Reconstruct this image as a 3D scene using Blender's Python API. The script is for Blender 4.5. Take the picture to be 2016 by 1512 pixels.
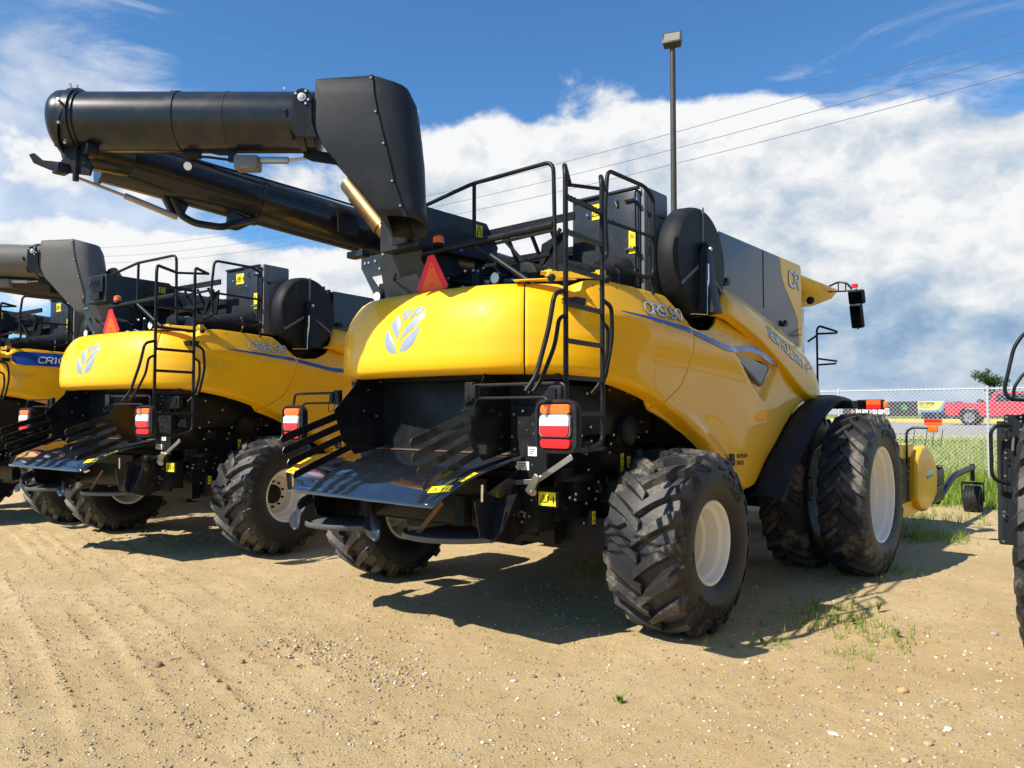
import bpy, bmesh, math, random
import numpy as np
from mathutils import Vector, Matrix, noise
for o in list(bpy.data.objects): bpy.data.objects.remove(o)
S = bpy.context.scene
C = S.collection
rnd = random.Random(7)
R = math.radians

# ---------------------------------------------------------------- camera
cam = bpy.data.objects.new('camera', bpy.data.cameras.new('camera')); C.objects.link(cam)
cam.location = (4.95, -6.11, 1.87)
cam.rotation_euler = (R(90) + math.atan(59 / 1515), 0, R(39.5))
cam.data.sensor_width = 36; cam.data.lens = 36 * 1515 / 2016
cam.data.clip_end = 3000; cam.data.clip_start = 0.05
S.camera = cam

# ---------------------------------------------------------------- sun + exposure
SUN = Vector((-0.30, -0.93, 1.0)).normalized()
sun = bpy.data.objects.new('sun', bpy.data.lights.new('sun', 'SUN')); C.objects.link(sun)
sun.rotation_euler = (-SUN).to_track_quat('-Z', 'Y').to_euler()
sun.location = (0, 0, 30)
sun.data.energy = 5.0; sun.data.angle = R(0.55); sun.data.color = (1.0, 0.93, 0.81)
S.view_settings.view_transform = 'Standard'; S.view_settings.look = 'None'
S.view_settings.exposure = 0.52; S.view_settings.gamma = 1.0

# ---------------------------------------------------------------- sky
class NT:
    def __init__(s, tree): s.t = tree
    def n(s, typ, ins=None, **kw):
        nd = s.t.nodes.new(typ)
        for k, v in kw.items(): setattr(nd, k, v)
        if ins:
            for k, v in ins.items():
                sk = nd.inputs[k]
                if isinstance(v, bpy.types.NodeSocket): s.t.links.new(v, sk)
                else: sk.default_value = v
        return nd
    def m(s, op, a, b=0.0, c=0.0, clamp=False):
        nd = s.t.nodes.new('ShaderNodeMath'); nd.operation = op; nd.use_clamp = clamp
        for i, v in enumerate((a, b, c)):
            if isinstance(v, bpy.types.NodeSocket): s.t.links.new(v, nd.inputs[i])
            else: nd.inputs[i].default_value = v
        return nd.outputs[0]
    def mix(s, f, a, b, blend='MIX'):
        nd = s.t.nodes.new('ShaderNodeMix'); nd.data_type = 'RGBA'; nd.blend_type = blend
        for i, v in ((0, f), (6, a), (7, b)):
            if isinstance(v, bpy.types.NodeSocket): s.t.links.new(v, nd.inputs[i])
            else: nd.inputs[i].default_value = v if i == 0 else (tuple(v) + (1,))[:4]
        return nd.outputs[2]
    def ramp(s, f, pts):
        nd = s.t.nodes.new('ShaderNodeValToRGB'); s.t.links.new(f, nd.inputs[0])
        e = nd.color_ramp.elements
        while len(e) < len(pts): e.new(0.5)
        for i, (p, col) in enumerate(pts):
            e[i].position = p; e[i].color = (tuple(col) + (1,))[:4] if hasattr(col, '__len__') else (col, col, col, 1)
        return nd.outputs[0]
    def sm(s, v, lo, hi):
        nd = s.t.nodes.new('ShaderNodeMapRange'); nd.interpolation_type = 'SMOOTHSTEP'
        s.t.links.new(v, nd.inputs[0]); nd.inputs[1].default_value = lo; nd.inputs[2].default_value = hi
        return nd.outputs[0]

W = bpy.data.worlds.new("World"); S.world = W; W.use_nodes = True
t = NT(W.node_tree); W.node_tree.nodes.clear()
sky = t.n('ShaderNodeTexSky', sky_type='NISHITA', sun_disc=False, sun_elevation=math.asin(SUN.z),
          sun_rotation=math.atan2(SUN.x, SUN.y), altitude=900.0, air_density=1.0, dust_density=0.35, ozone_density=2.2)
skyc = t.n('ShaderNodeVectorMath', {0: sky.outputs[0], 1: (0.066, 0.112, 0.142)}, operation='MULTIPLY').outputs[0]
tc = t.n('ShaderNodeTexCoord').outputs['Generated']
yaw = R(39.5)
xr = t.n('ShaderNodeVectorMath', {0: tc, 1: (math.cos(yaw), math.sin(yaw), 0)}, operation='DOT_PRODUCT').outputs['Value']
yr = t.n('ShaderNodeVectorMath', {0: tc, 1: (-math.sin(yaw), math.cos(yaw), 0)}, operation='DOT_PRODUCT').outputs['Value']
az = t.m('ARCTAN2', xr, yr)
sep = t.n('ShaderNodeSeparateXYZ', {0: tc})
hl = t.m('SQRT', t.m('ADD', t.m('MULTIPLY', xr, xr), t.m('MULTIPLY', yr, yr)))
el = t.m('ARCTAN2', sep.outputs[2], hl)
def gb(px, py, sx, sy, amp, tilt=0.0):
    a0 = math.atan((px - 1008) / 1515); e0 = math.atan((815 - py) / 1515 * math.cos(a0))
    da = t.m('SUBTRACT', az, a0); de = t.m('SUBTRACT', el, e0)
    if tilt: de = t.m('SUBTRACT', de, t.m('MULTIPLY', da, tilt))
    q = t.m('ADD', t.m('POWER', t.m('MULTIPLY', da, 1515 / sx), 2.0), t.m('POWER', t.m('MULTIPLY', de, 1515 / sy), 2.0))
    return t.m('MULTIPLY', t.m('EXPONENT', t.m('MULTIPLY', q, -1.0)), amp)
def total(lst):
    r = lst[0]
    for v in lst[1:]: r = t.m('ADD', r, v)
    return r
squash = t.n('ShaderNodeMapping', {0: tc, 3: (1, 1, 1.45)}).outputs[0]
warp = t.n('ShaderNodeVectorMath', {0: squash, 1: t.n('ShaderNodeVectorMath', {0: t.n('ShaderNodeTexNoise', {'Vector': squash, 'Scale': 9.0, 'Detail': 6.0}).outputs[1], 1: (.07, .07, .07)}, operation='MULTIPLY').outputs[0]}, operation='ADD').outputs[0]
warp2 = t.n('ShaderNodeVectorMath', {0: warp, 1: (0.012, 0.010, -0.030)}, operation='ADD').outputs[0]
def billow(v):
    return t.n('ShaderNodeTexVoronoi', {'Vector': v, 'Scale': 9.5, 'Detail': 4.0, 'Roughness': .55, 'Lacunarity': 2.1}, feature='F1', normalize=True).outputs['Distance']
b0 = billow(warp); b1 = billow(warp2)
n1 = t.n('ShaderNodeTexNoise', {'Vector': squash, 'Scale': 5.2, 'Detail': 12.0, 'Roughness': 0.56, 'Distortion': 0.15}).outputs[0]
n2 = t.n('ShaderNodeTexNoise', {'Vector': squash, 'Scale': 11.0, 'Detail': 10.0, 'Roughness': 0.6, 'Distortion': 0.6}).outputs[0]
wsp = t.n('ShaderNodeMapping', {0: tc, 3: (1, 1, 3.5), 2: (0.0, 0.25, 0.3)}).outputs[0]
n3 = t.n('ShaderNodeTexNoise', {'Vector': wsp, 'Scale': 4.0, 'Detail': 12.0, 'Roughness': 0.62, 'Distortion': 0.8}).outputs[0]
# cumulus coverage
bias = total([gb(1230, 360, 330, 130, .42), gb(1480, 280, 300, 110, .36), gb(1180, 160, 130, 60, .22),
              gb(1900, 430, 330, 170, .52), gb(1500, 560, 500, 230, .6), gb(1850, 640, 600, 210, 1.1), gb(1100, 560, 500, 160, .3),
              gb(330, 500, 190, 55, .30), gb(560, 555, 260, 50, .28), gb(700, 340, 170, 55, .20),
              gb(30, 280, 170, 170, .24), gb(250, 370, 230, 60, .14), gb(60, 500, 220, 50, .08),
              gb(1330, 10, 190, 26, .17), gb(930, 330, 130, 100, .22),
              gb(1800, 700, 800, 170, .7), gb(350, 430, 300, 40, -.12), gb(500, 90, 700, 120, -.30), gb(1750, 60, 420, 110, -.34), gb(1650, 200, 60, 60, -.1),
              gb(1980, 230, 110, 60, -.22), gb(620, 460, 120, 40, -.12), gb(1040, 200, 40, 30, -.1)])
dens = t.m('ADD', t.m('SUBTRACT', n1, 0.585), bias)
dens = t.m('ADD', dens, t.m('MULTIPLY', t.m('SUBTRACT', n2, 0.5), 0.16))
dens = t.m('ADD', dens, t.m('MULTIPLY', t.m('SUBTRACT', 0.33, b0), 0.30))
cum = t.sm(dens, 0.015, 0.15)
wb = total([gb(60, 200, 260, 260, .26), gb(150, 420, 500, 140, .13), gb(1330, 15, 260, 40, .1), gb(1700, 230, 300, 80, .14),
            gb(1500, 60, 900, 120, -.1), gb(600, 60, 500, 130, -.12)])
wisp = t.m('MULTIPLY', t.sm(t.m('ADD', t.m('SUBTRACT', n3, 0.53), wb), 0.0, 0.26), 0.62)
cov = t.m('MAXIMUM', cum, wisp)
# cloud shading: billow light/dark + slate underside low on the right
nsh = t.n('ShaderNodeTexNoise', {'Vector': t.n('ShaderNodeMapping', {0: tc, 1: (0.02, 0.03, 0.05), 3: (1, 1, 1.45)}).outputs[0], 'Scale': 5.2, 'Detail': 9.0, 'Roughness': 0.58, 'Distortion': 0.15}).outputs[0]
rel = t.m('SUBTRACT', n1, nsh)
nb = t.n('ShaderNodeTexNoise', {'Vector': squash, 'Scale': 7.0, 'Detail': 7.0, 'Roughness': 0.5}).outputs[0]
light = t.m('ADD', t.m('ADD', t.m('MULTIPLY', rel, 1.3), 0.84), t.m('MULTIPLY', t.m('SUBTRACT', nb, 0.5), 1.0))
light = t.m('ADD', light, t.m('MULTIPLY', t.m('SUBTRACT', b1, b0), 2.2))
dark = total([gb(1850, 720, 600, 85, .60), gb(1750, 590, 300, 40, .22), gb(1450, 420, 260, 60, .18), gb(1250, 300, 200, 60, .12), gb(1350, 330, 260, 60, .10), gb(1600, 620, 300, 120, .25),
              gb(1420, 430, 300, 40, .15), gb(1560, 260, 130, 30, .16), gb(1500, 200, 300, 60, -.25),
              gb(1800, 420, 260, 90, -.3), gb(1130, 380, 240, 80, -.12), gb(400, 480, 260, 60, -.2)])
light = t.m('SUBTRACT', light, dark, clamp=True)
ccol = t.ramp(light, [(0.0, (.22, .33, .48)), (0.25, (.32, .43, .56)), (0.5, (.46, .53, .61)), (0.75, (.62, .65, .69)), (1.0, (.76, .765, .77))])
hz = t.m('MULTIPLY', t.sm(t.m('ABSOLUTE', el), 0.10, 0.0), 0.6)
base = t.mix(cov, skyc, ccol)
base = t.mix(hz, base, (.38, .48, .60))
bg = t.n('ShaderNodeBackground', {0: base, 1: 0.86})
out = t.n('ShaderNodeOutputWorld', {0: bg.outputs[0]})

# ---------------------------------------------------------------- helpers
def tag(o, label=None, cat=None, group=None, kind=None):
    if label: o['label'] = label
    if cat: o['category'] = cat
    if group: o['group'] = group
    if kind: o['kind'] = kind
    return o
def empty(name, loc=(0, 0, 0), rz=0, parent=None):
    o = bpy.data.objects.new(name, None); C.objects.link(o); o.location = loc; o.rotation_euler = (0, 0, rz)
    o.empty_display_size = 0.2
    if parent: o.parent = parent
    return o
def copy_tree(o, parent=None, skip=()):
    c = o.copy(); C.objects.link(c); c.parent = parent
    for ch in o.children:
        if ch.name.split('.')[0] not in skip: copy_tree(ch, c, skip)
    return c
def fillet(pts, r, n=5):
    pts = [Vector(p) for p in pts]
    if r <= 0 or len(pts) < 3: return pts
    o = [pts[0]]
    for i in range(1, len(pts) - 1):
        a, b, c = pts[i - 1], pts[i], pts[i + 1]
        u = a - b; v = c - b; rr = min(r, u.length * .48, v.length * .48)
        p, q = b + u.normalized() * rr, b + v.normalized() * rr
        for k in range(n + 1):
            s = k / n; o.append(p * (1 - s) ** 2 + b * 2 * s * (1 - s) + q * s * s)
    o.append(pts[-1]); return o
def smooth_path(pts, n=6):
    pts = [Vector(p) for p in pts]; P = [pts[0]] + pts + [pts[-1]]; o = []
    for i in range(1, len(P) - 2):
        a, b, c, d = P[i - 1:i + 3]
        for k in range(n):
            s = k / n
            o.append(.5 * ((2 * b) + (c - a) * s + (2 * a - 5 * b + 4 * c - d) * s * s + (3 * b - a - 3 * c + d) * s ** 3))
    o.append(pts[-1]); return o

class MB:
    def __init__(s): s.v = []; s.f = []; s.mi = []; s.cur = 0
    def add(s, vs, fs):
        b = len(s.v); s.v += [tuple(p) for p in vs]; s.f += [tuple(i + b for i in f) for f in fs]; s.mi += [s.cur] * len(fs)
        return s
    def box(s, c, d, rot=None, ch=0.0):
        x, y, z = d[0] / 2, d[1] / 2, d[2] / 2
        M = rot if rot is not None else Matrix.Identity(3)
        c = Vector(c)
        if ch <= 0:
            vs = [c + M @ Vector((i * x, j * y, k * z)) for k in (-1, 1) for i, j in ((-1, -1), (1, -1), (1, 1), (-1, 1))]
            return s.add(vs, [(3, 2, 1, 0), (4, 5, 6, 7), (0, 1, 5, 4), (1, 2, 6, 5), (2, 3, 7, 6), (3, 0, 4, 7)])
        bm = bmesh.new(); bmesh.ops.create_cube(bm, size=1)
        for v in bm.verts: v.co = Vector((v.co.x * d[0], v.co.y * d[1], v.co.z * d[2]))
        bmesh.ops.bevel(bm, geom=bm.edges[:], offset=ch, segments=2, affect='EDGES', profile=.5)
        bm.verts.index_update()
        s.add([c + M @ v.co for v in bm.verts], [[v.index for v in f.verts] for f in bm.faces]); bm.free(); return s
    def bar(s, a, b, w, h, up=(0, 0, 1), ch=0.0):
        a = Vector(a); b = Vector(b); d = (b - a); L = d.length; d.normalize()
        u = Vector(up); x = d.cross(u)
        if x.length < 1e-4: x = d.cross(Vector((1, 0, 0)))
        x.normalize(); u = x.cross(d)
        M = Matrix((x, d, u)).transposed()
        return s.box((a + b) / 2, (w, L, h), M, ch)
    def tube(s, pts, r, n=10, fr=0, caps=True, radii=None):
        P = fillet(pts, fr) if fr else [Vector(p) for p in pts]
        m = len(P); T = []
        for i in range(m):
            a = P[max(0, i - 1)]; b = P[min(m - 1, i + 1)]; T.append((b - a).normalized())
        x = T[0].orthogonal().normalized(); vs = []; fs = []
        for i in range(m):
            x = (x - T[i] * x.dot(T[i])).normalized(); y = T[i].cross(x)
            rr = radii[i] if radii else r
            for k in range(n):
                a = 2 * math.pi * k / n; vs.append(P[i] + (x * math.cos(a) + y * math.sin(a)) * rr)
        for i in range(m - 1):
            for k in range(n):
                k2 = (k + 1) % n; fs.append((i * n + k, i * n + k2, (i + 1) * n + k2, (i + 1) * n + k))
        if caps:
            fs.append(tuple(range(n - 1, -1, -1))); fs.append(tuple((m - 1) * n + k for k in range(n)))
        return s.add(vs, fs)
    def lathe(s, prof, o=(0, 0, 0), axis=(1, 0, 0), n=48, a0=0.0, a1=2 * math.pi, closed=False):
        # prof: list of (along axis, radius)
        ax = Vector(axis).normalized(); u = ax.orthogonal().normalized(); w = ax.cross(u); o = Vector(o)
        full = abs(a1 - a0 - 2 * math.pi) < 1e-6; m = n if full else n + 1
        vs = []; fs = []; k = len(prof)
        for i in range(m):
            a = a0 + (a1 - a0) * i / n; d = u * math.cos(a) + w * math.sin(a)
            for (h, r) in prof: vs.append(o + ax * h + d * r)
        for i in range(n):
            j = (i + 1) % m
            for q in range(k - 1 + (1 if closed else 0)):
                q2 = (q + 1) % k
                fs.append((i * k + q, j * k + q, j * k + q2, i * k + q2))
        return s.add(vs, fs)
    def prism(s, poly, fn, th):
        # poly 2D; fn(u,v,w)->3D ; thickness along w 0..th
        n = len(poly)
        vs = [fn(u, v, 0) for u, v in poly] + [fn(u, v, th) for u, v in poly]
        fs = [tuple(range(n - 1, -1, -1)), tuple(range(n, 2 * n))] + [(i, (i + 1) % n, n + (i + 1) % n, n + i) for i in range(n)]
        return s.add(vs, fs)
    def sphere(s, c, r, n=12, m=8, sc=(1, 1, 1)):
        c = Vector(c); vs = []; fs = []
        for i in range(m + 1):
            a = math.pi * i / m
            for k in range(n):
                b = 2 * math.pi * k / n
                vs.append(c + Vector((math.sin(a) * math.cos(b) * sc[0], math.sin(a) * math.sin(b) * sc[1], math.cos(a) * sc[2])) * r)
        for i in range(m):
            for k in range(n):
                fs.append((i * n + k, (i + 1) * n + k, (i + 1) * n + (k + 1) % n, i * n + (k + 1) % n))
        return s.add(vs, fs)
    def grid(s, G):
        a = len(G); b = len(G[0]); vs = [p for row in G for p in row]
        fs = [(i * b + j, (i + 1) * b + j, (i + 1) * b + j + 1, i * b + j + 1) for i in range(a - 1) for j in range(b - 1)]
        return s.add(vs, fs)
    def mirror(s):
        s.v = [(-x, y, z) for x, y, z in s.v]; s.f = [tuple(reversed(f)) for f in s.f]; return s
    def build(s, name, mats, parent=None, smooth=35, fixn=True, bevel=0, solid=0, loc=None):
        me = bpy.data.meshes.new(name)
        me.from_pydata(s.v, [], s.f)
        if not isinstance(mats, (list, tuple)): mats = [mats]
        for m in mats: me.materials.append(m)
        me.polygons.foreach_set('material_index', s.mi)
        if fixn:
            bm = bmesh.new(); bm.from_mesh(me)
            bmesh.ops.remove_doubles(bm, verts=bm.verts, dist=1e-5)
            bmesh.ops.recalc_face_normals(bm, faces=bm.faces); bm.to_mesh(me); bm.free()
        if smooth:
            me.polygons.foreach_set('use_smooth', [True] * len(me.polygons))
            me.set_sharp_from_angle(angle=R(smooth))
        o = bpy.data.objects.new(name, me); C.objects.link(o)
        if parent: o.parent = parent
        if loc: o.location = loc
        if solid:
            md = o.modifiers.new('solid', 'SOLIDIFY'); md.thickness = abs(solid); md.offset = -1 if solid > 0 else 1
        if bevel:
            md = o.modifiers.new('bevel', 'BEVEL'); md.width = bevel; md.segments = 2; md.limit_method = 'ANGLE'; md.angle_limit = R(40)
            md.harden_normals = False
        return o

def text_verts(body, size=1.0, ext=0.0, shear=0.0, off=0.0, space=1.0):
    cu = bpy.data.curves.new('txt', 'FONT'); cu.body = body; cu.size = size; cu.extrude = ext; cu.shear = shear
    cu.offset = off; cu.space_character = space; cu.resolution_u = 4
    ob = bpy.data.objects.new('txt', cu); C.objects.link(ob)
    dg = bpy.context.evaluated_depsgraph_get(); dg.update()
    me = bpy.data.meshes.new_from_object(ob.evaluated_get(dg))
    vs = [v.co.copy() for v in me.vertices]; fs = [tuple(p.vertices) for p in me.polygons]
    bpy.data.objects.remove(ob); bpy.data.curves.remove(cu); bpy.data.meshes.remove(me)
    x0 = min(v.x for v in vs); x1 = max(v.x for v in vs); y0 = min(v.y for v in vs); y1 = max(v.y for v in vs)
    return [Vector(((v.x - x0), (v.y - y0), v.z)) for v in vs], fs, x1 - x0, y1 - y0
def add_text(mb, body, fn, w, h, ext=0.002, shear=0.0, off=0.0, space=1.0):
    # fn(u,v,k): u in 0..w, v in 0..h
    vs, fs, tw, th = text_verts(body, 1.0, 0.5, shear, off, space)
    return mb.add([fn(v.x / tw * w, v.y / th * h, (v.z + .5) * ext) for v in vs], fs)

# ---------------------------------------------------------------- materials
def mat(name, col, rough=.5, metal=0.0, coat=0.0, spec=.38, dust=0.0, bump=0.0, bscale=60, var=0.0, emis=None, alpha=None, dustcol=(.36, .29, .2), trans=0):
    m = bpy.data.materials.new(name); m.use_nodes = True; nt = NT(m.node_tree); m.node_tree.nodes.clear()
    p = nt.n('ShaderNodeBsdfPrincipled', {'Base Color': tuple(col) + (1,), 'Roughness': rough, 'Metallic': metal,
             'Coat Weight': coat, 'Coat Roughness': 0.04, 'Specular IOR Level': spec, 'Transmission Weight': trans})
    o = nt.n('ShaderNodeOutputMaterial', {0: p.outputs[0]})
    tcn = nt.n('ShaderNodeTexCoord').outputs['Object']
    cc = None
    if var:
        nz = nt.n('ShaderNodeTexNoise', {'Vector': tcn, 'Scale': 3.0, 'Detail': 6.0}).outputs[0]
        cc = nt.mix(nz, [c * (1 - var) for c in col], [min(1, c * (1 + var)) for c in col])
    if dust:
        nz = nt.n('ShaderNodeTexNoise', {'Vector': tcn, 'Scale': 5.0, 'Detail': 10.0, 'Roughness': .7}).outputs[0]
        f = nt.m('MULTIPLY', nt.sm(nz, .42, .78), dust)
        cc = nt.mix(f, cc if cc else list(col), dustcol)
        rr = nt.m('ADD', nt.m('MULTIPLY', f, .5), rough, clamp=True)
        nt.t.links.new(rr, p.inputs['Roughness'])
    if cc: nt.t.links.new(cc, p.inputs['Base Color'])
    if bump:
        nz = nt.n('ShaderNodeTexNoise', {'Vector': tcn, 'Scale': bscale, 'Detail': 4.0}).outputs[0]
        b = nt.n('ShaderNodeBump', {'Height': nz, 'Strength': bump, 'Distance': .01})
        nt.t.links.new(b.outputs[0], p.inputs['Normal'])
    if emis: p.inputs['Emission Color'].default_value = tuple(emis) + (1,); p.inputs['Emission Strength'].default_value = 1
    return m
M = dict(
    yellow=mat('yellow_paint', (.94, .50, .002), .5, coat=.5, spec=.3, dust=0, var=.02, bump=.03, bscale=2.2),
    yflat=mat('yellow_steel', (.80, .45, .01), .42, coat=.2, dust=.12),
    black=mat('black_gloss_paint', (.007, .008, .010), .22, coat=.4, dust=.05, bump=.04, bscale=4),
    pipe=mat('auger_paint', (.010, .013, .018), .30, spec=0.3, coat=.3, dust=.07, bump=.03, bscale=3),
    satin=mat('black_satin', (.010, .012, .015), .40, spec=0.18, dust=.06),
    slate=mat('dark_slate_panel', (.022, .028, .036), .38, spec=0.2, coat=.15, dust=.07),
    tank=mat('dark_tank_panel', (.014, .020, .028), .3, spec=0.25, coat=.35, dust=.05),
    plastic=mat('black_plastic', (.014, .016, .019), .48, spec=0.15, bump=.25, bscale=220, dust=.07),
    spout=mat('spout_rubber', (.020, .023, .028), .45, spec=0.2, bump=.3, bscale=260, dust=.10, dustcol=(.12,.12,.12)),
    greyp=mat('grey_plastic', (.16, .165, .17), .55, spec=0.25, dust=.12),
    plate=mat('spread_plate', (.010, .014, .021), .07, coat=1.0, spec=.9, dust=.10, bump=.05, bscale=5, dustcol=(.12, .115, .1)),
    faded=mat('faded_auger_paint', (.12, .12, .115), .55, spec=.2, dust=.35, dustcol=(.2, .18, .15)),
    ramp=mat('ramp_steel', (.035, .037, .038), .55, spec=.3, dust=.35, dustcol=(.12, .12, .11), bump=.3, bscale=90),
    lensgrey=mat('lamp_surround', (.20, .20, .21), .4),
    deep=mat('deep_black_paint', (.006, .007, .009), .5, spec=.1, dust=.04),
    steel=mat('worn_steel', (.42, .40, .37), .38, metal=.9, dust=.2),
    zinc=mat('zinc_bolt', (.62, .60, .55), .35, metal=.8),
    chrome=mat('polished', (.75, .75, .76), .12, metal=1.0),
    silver=mat('silver_decal', (.50, .56, .63), .35, coat=.4),
    silver2=mat('silver_emblem', (.36, .42, .50), .4, metal=.3, coat=.2),
    blue=mat('blue_decal', (.012, .07, .36), .25, coat=.6),
    sticker=mat('sticker_yellow', (.85, .68, .02), .45),
    ink=mat('sticker_ink', (.02, .02, .02), .6),
    white=mat('white_label', (.75, .75, .73), .5),
    rim=mat('rim_cream', (.90, .86, .75), .38, coat=.2, dust=.06, dustcol=(.5, .42, .3)),
    lred=mat('red_lens', (.75, .012, .02), .15, coat=.6, emis=None),
    lora=mat('orange_lens', (.95, .16, .012), .2, coat=.6),
    lwhi=mat('clear_lens', (.80, .82, .85), .12, coat=.8),
    refl=mat('reflective_red', (.85, .012, .015), .4),
    smvo=mat('fluorescent_orange', (1.0, .12, .005), .5),
    exh=mat('exhaust_steel', (.26, .16, .06), .4, metal=.85, dust=.25, dustcol=(.2, .1, .04)),
    rust=mat('rusty_steel', (.22, .10, .045), .6, metal=.4, dust=.3),
    glass=mat('dark_glass', (.02, .022, .024), .08, coat=.25, spec=.4),
    grey=mat('machine_grey', (.10, .105, .11), .5, dust=.15),
    mirror=mat('mirror_glass', (.8, .82, .85), .03, metal=1.0),
    lamp=mat('work_lamp', (.85, .85, .82), .12, coat=1.0),
)
def rubber():
    m = bpy.data.materials.new('tyre_rubber'); m.use_nodes = True; nt = NT(m.node_tree); m.node_tree.nodes.clear()
    oc = nt.n('ShaderNodeTexCoord').outputs['Object']
    n = nt.n('ShaderNodeTexNoise', {'Vector': oc, 'Scale': 3.2, 'Detail': 12.0, 'Roughness': .72}).outputs[0]
    n2_ = nt.n('ShaderNodeTexNoise', {'Vector': oc, 'Scale': 28.0, 'Detail': 8.0, 'Roughness': .7}).outputs[0]
    sx = nt.n('ShaderNodeSeparateXYZ', {0: oc}).outputs
    rr = nt.m('SQRT', nt.m('ADD', nt.m('MULTIPLY', sx[1], sx[1]), nt.m('MULTIPLY', sx[2], sx[2])))
    info = nt.n('ShaderNodeAttribute', attribute_type='OBJECT', attribute_name='tread_radius').outputs['Fac']
    tread = nt.sm(nt.m('SUBTRACT', rr, info), -.14, -.04)
    f = nt.m('MULTIPLY', nt.m('MULTIPLY', nt.sm(n, .50, .62), nt.sm(n2_, .30, .56)), nt.m('ADD', nt.m('MULTIPLY', tread, .58), .02))
    c = nt.mix(f, (.012, .013, .016), (.30, .26, .2))
    c = nt.mix(nt.m('MULTIPLY', tread, .25), c, (.05, .05, .05))
    p = nt.n('ShaderNodeBsdfPrincipled', {'Base Color': c, 'Roughness': nt.m('ADD', nt.m('MULTIPLY', f, .4), .5), 'Specular IOR Level': .42})
    b = nt.n('ShaderNodeBump', {'Height': n2_, 'Strength': .35, 'Distance': .008}); nt.t.links.new(b.outputs[0], p.inputs['Normal'])
    nt.n('ShaderNodeOutputMaterial', {0: p.outputs[0]}); return m
M['rubber'] = rubber()
# ================================================================ combine harvester
def lerp_tab(tab, x):
    xs = [a for a, b in tab]; ys = [b for a, b in tab]
    return float(np.interp(x, xs, ys))
def sst(x, a, b):
    s = max(0., min(1., (x - a) / (b - a))); return s * s * (3 - 2 * s)
_pp = [(0, -1.60), (.45, -1.585), (.85, -1.50), (1.13, -1.34), (1.37, -1.11), (1.54, -.83), (1.63, -.5), (1.68, -.1), (1.70, .45), (1.70, 1.2), (1.70, 2.2), (1.69, 3.2), (1.68, 4.2), (1.68, 5.2)]
_P = smooth_path([(x, y, 0) for x, y in _pp], 10)
_U = [0.0]
for i in range(1, len(_P)): _U.append(_U[-1] + (_P[i] - _P[i - 1]).length)
_PX = [p.x for p in _P]; _PY = [p.y for p in _P]
def path(u):
    s = 1 if u >= 0 else -1; u = abs(u)
    x = np.interp(u, _U, _PX); y = np.interp(u, _U, _PY)
    x2 = np.interp(u + .02, _U, _PX); y2 = np.interp(u + .02, _U, _PY); x1 = np.interp(max(0, u - .02), _U, _PX); y1 = np.interp(max(0, u - .02), _U, _PY)
    tx, ty = x2 - x1, y2 - y1
    if u < .02: tx, ty = 1, 0
    L = math.hypot(tx, ty); nx, ny = ty / L, -tx / L
    return s * x, y, s * nx, ny
def uY(y): return float(np.interp(y, _PY, _U))
U1 = float(np.interp(1.14, _PX, _U))        # seam rear hood / corner panel
U2 = uY(.46)                                 # seam corner panel / side panel
ZB = [(-1.2, 2.19), (-.99, 2.17), (-.61, 2.10), (-.18, 1.98), (.24, 1.80), (.7, 1.56), (1.0, 1.39), (1.2, 1.26), (1.36, 1.12), (1.5, 1.06), (1.78, 1.06), (2.0, 1.25), (2.52, 1.57), (3.19, 1.91), (3.74, 2.05), (4.1, 2.07)]
ZT = [(-1.2, 2.95), (-1.03, 2.93), (-.98, 2.95), (-.9, 2.975), (-.68, 2.985), (.12, 2.94), (.46, 2.68), (.6, 2.66), (.85, 2.68), (1.07, 2.77), (1.2, 2.88), (1.83, 2.73), (2.55, 2.47), (3.2, 2.16), (3.6, 2.12), (4.1, 2.10)]
OFFR = [(0, -.13), (.015, -.075), (.04, -.035), (.09, -.01), (.2, 0), (.42, -.004), (.6, -.026), (.76, -.07), (.88, -.125), (.95, -.17), (1, -.225)]
def inpoly(x, y, poly):
    c = False; n = len(poly)
    for i in range(n):
        x1, y1 = poly[i]; x2, y2 = poly[(i + 1) % n]
        if (y1 > y) != (y2 > y) and x < (x2 - x1) * (y - y1) / (y2 - y1) + x1: c = not c
    return c
def sdist(x, y, poly):
    d = 9.; n = len(poly)
    for i in range(n):
        x1, y1 = poly[i]; x2, y2 = poly[(i + 1) % n]
        L = (x2 - x1) ** 2 + (y2 - y1) ** 2; s = max(0, min(1, ((x - x1) * (x2 - x1) + (y - y1) * (y2 - y1)) / L))
        d = min(d, math.hypot(x - x1 - s * (x2 - x1), y - y1 - s * (y2 - y1)))
    return d if inpoly(x, y, poly) else -d
SCOOP = [(1.28, 2.56), (2.68, 2.46), (2.2, 2.0)]
def smooth_in(tab, y, w=.12):
    return (lerp_tab(tab, y - w) + 2 * lerp_tab(tab, y) + lerp_tab(tab, y + w)) / 4
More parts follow.
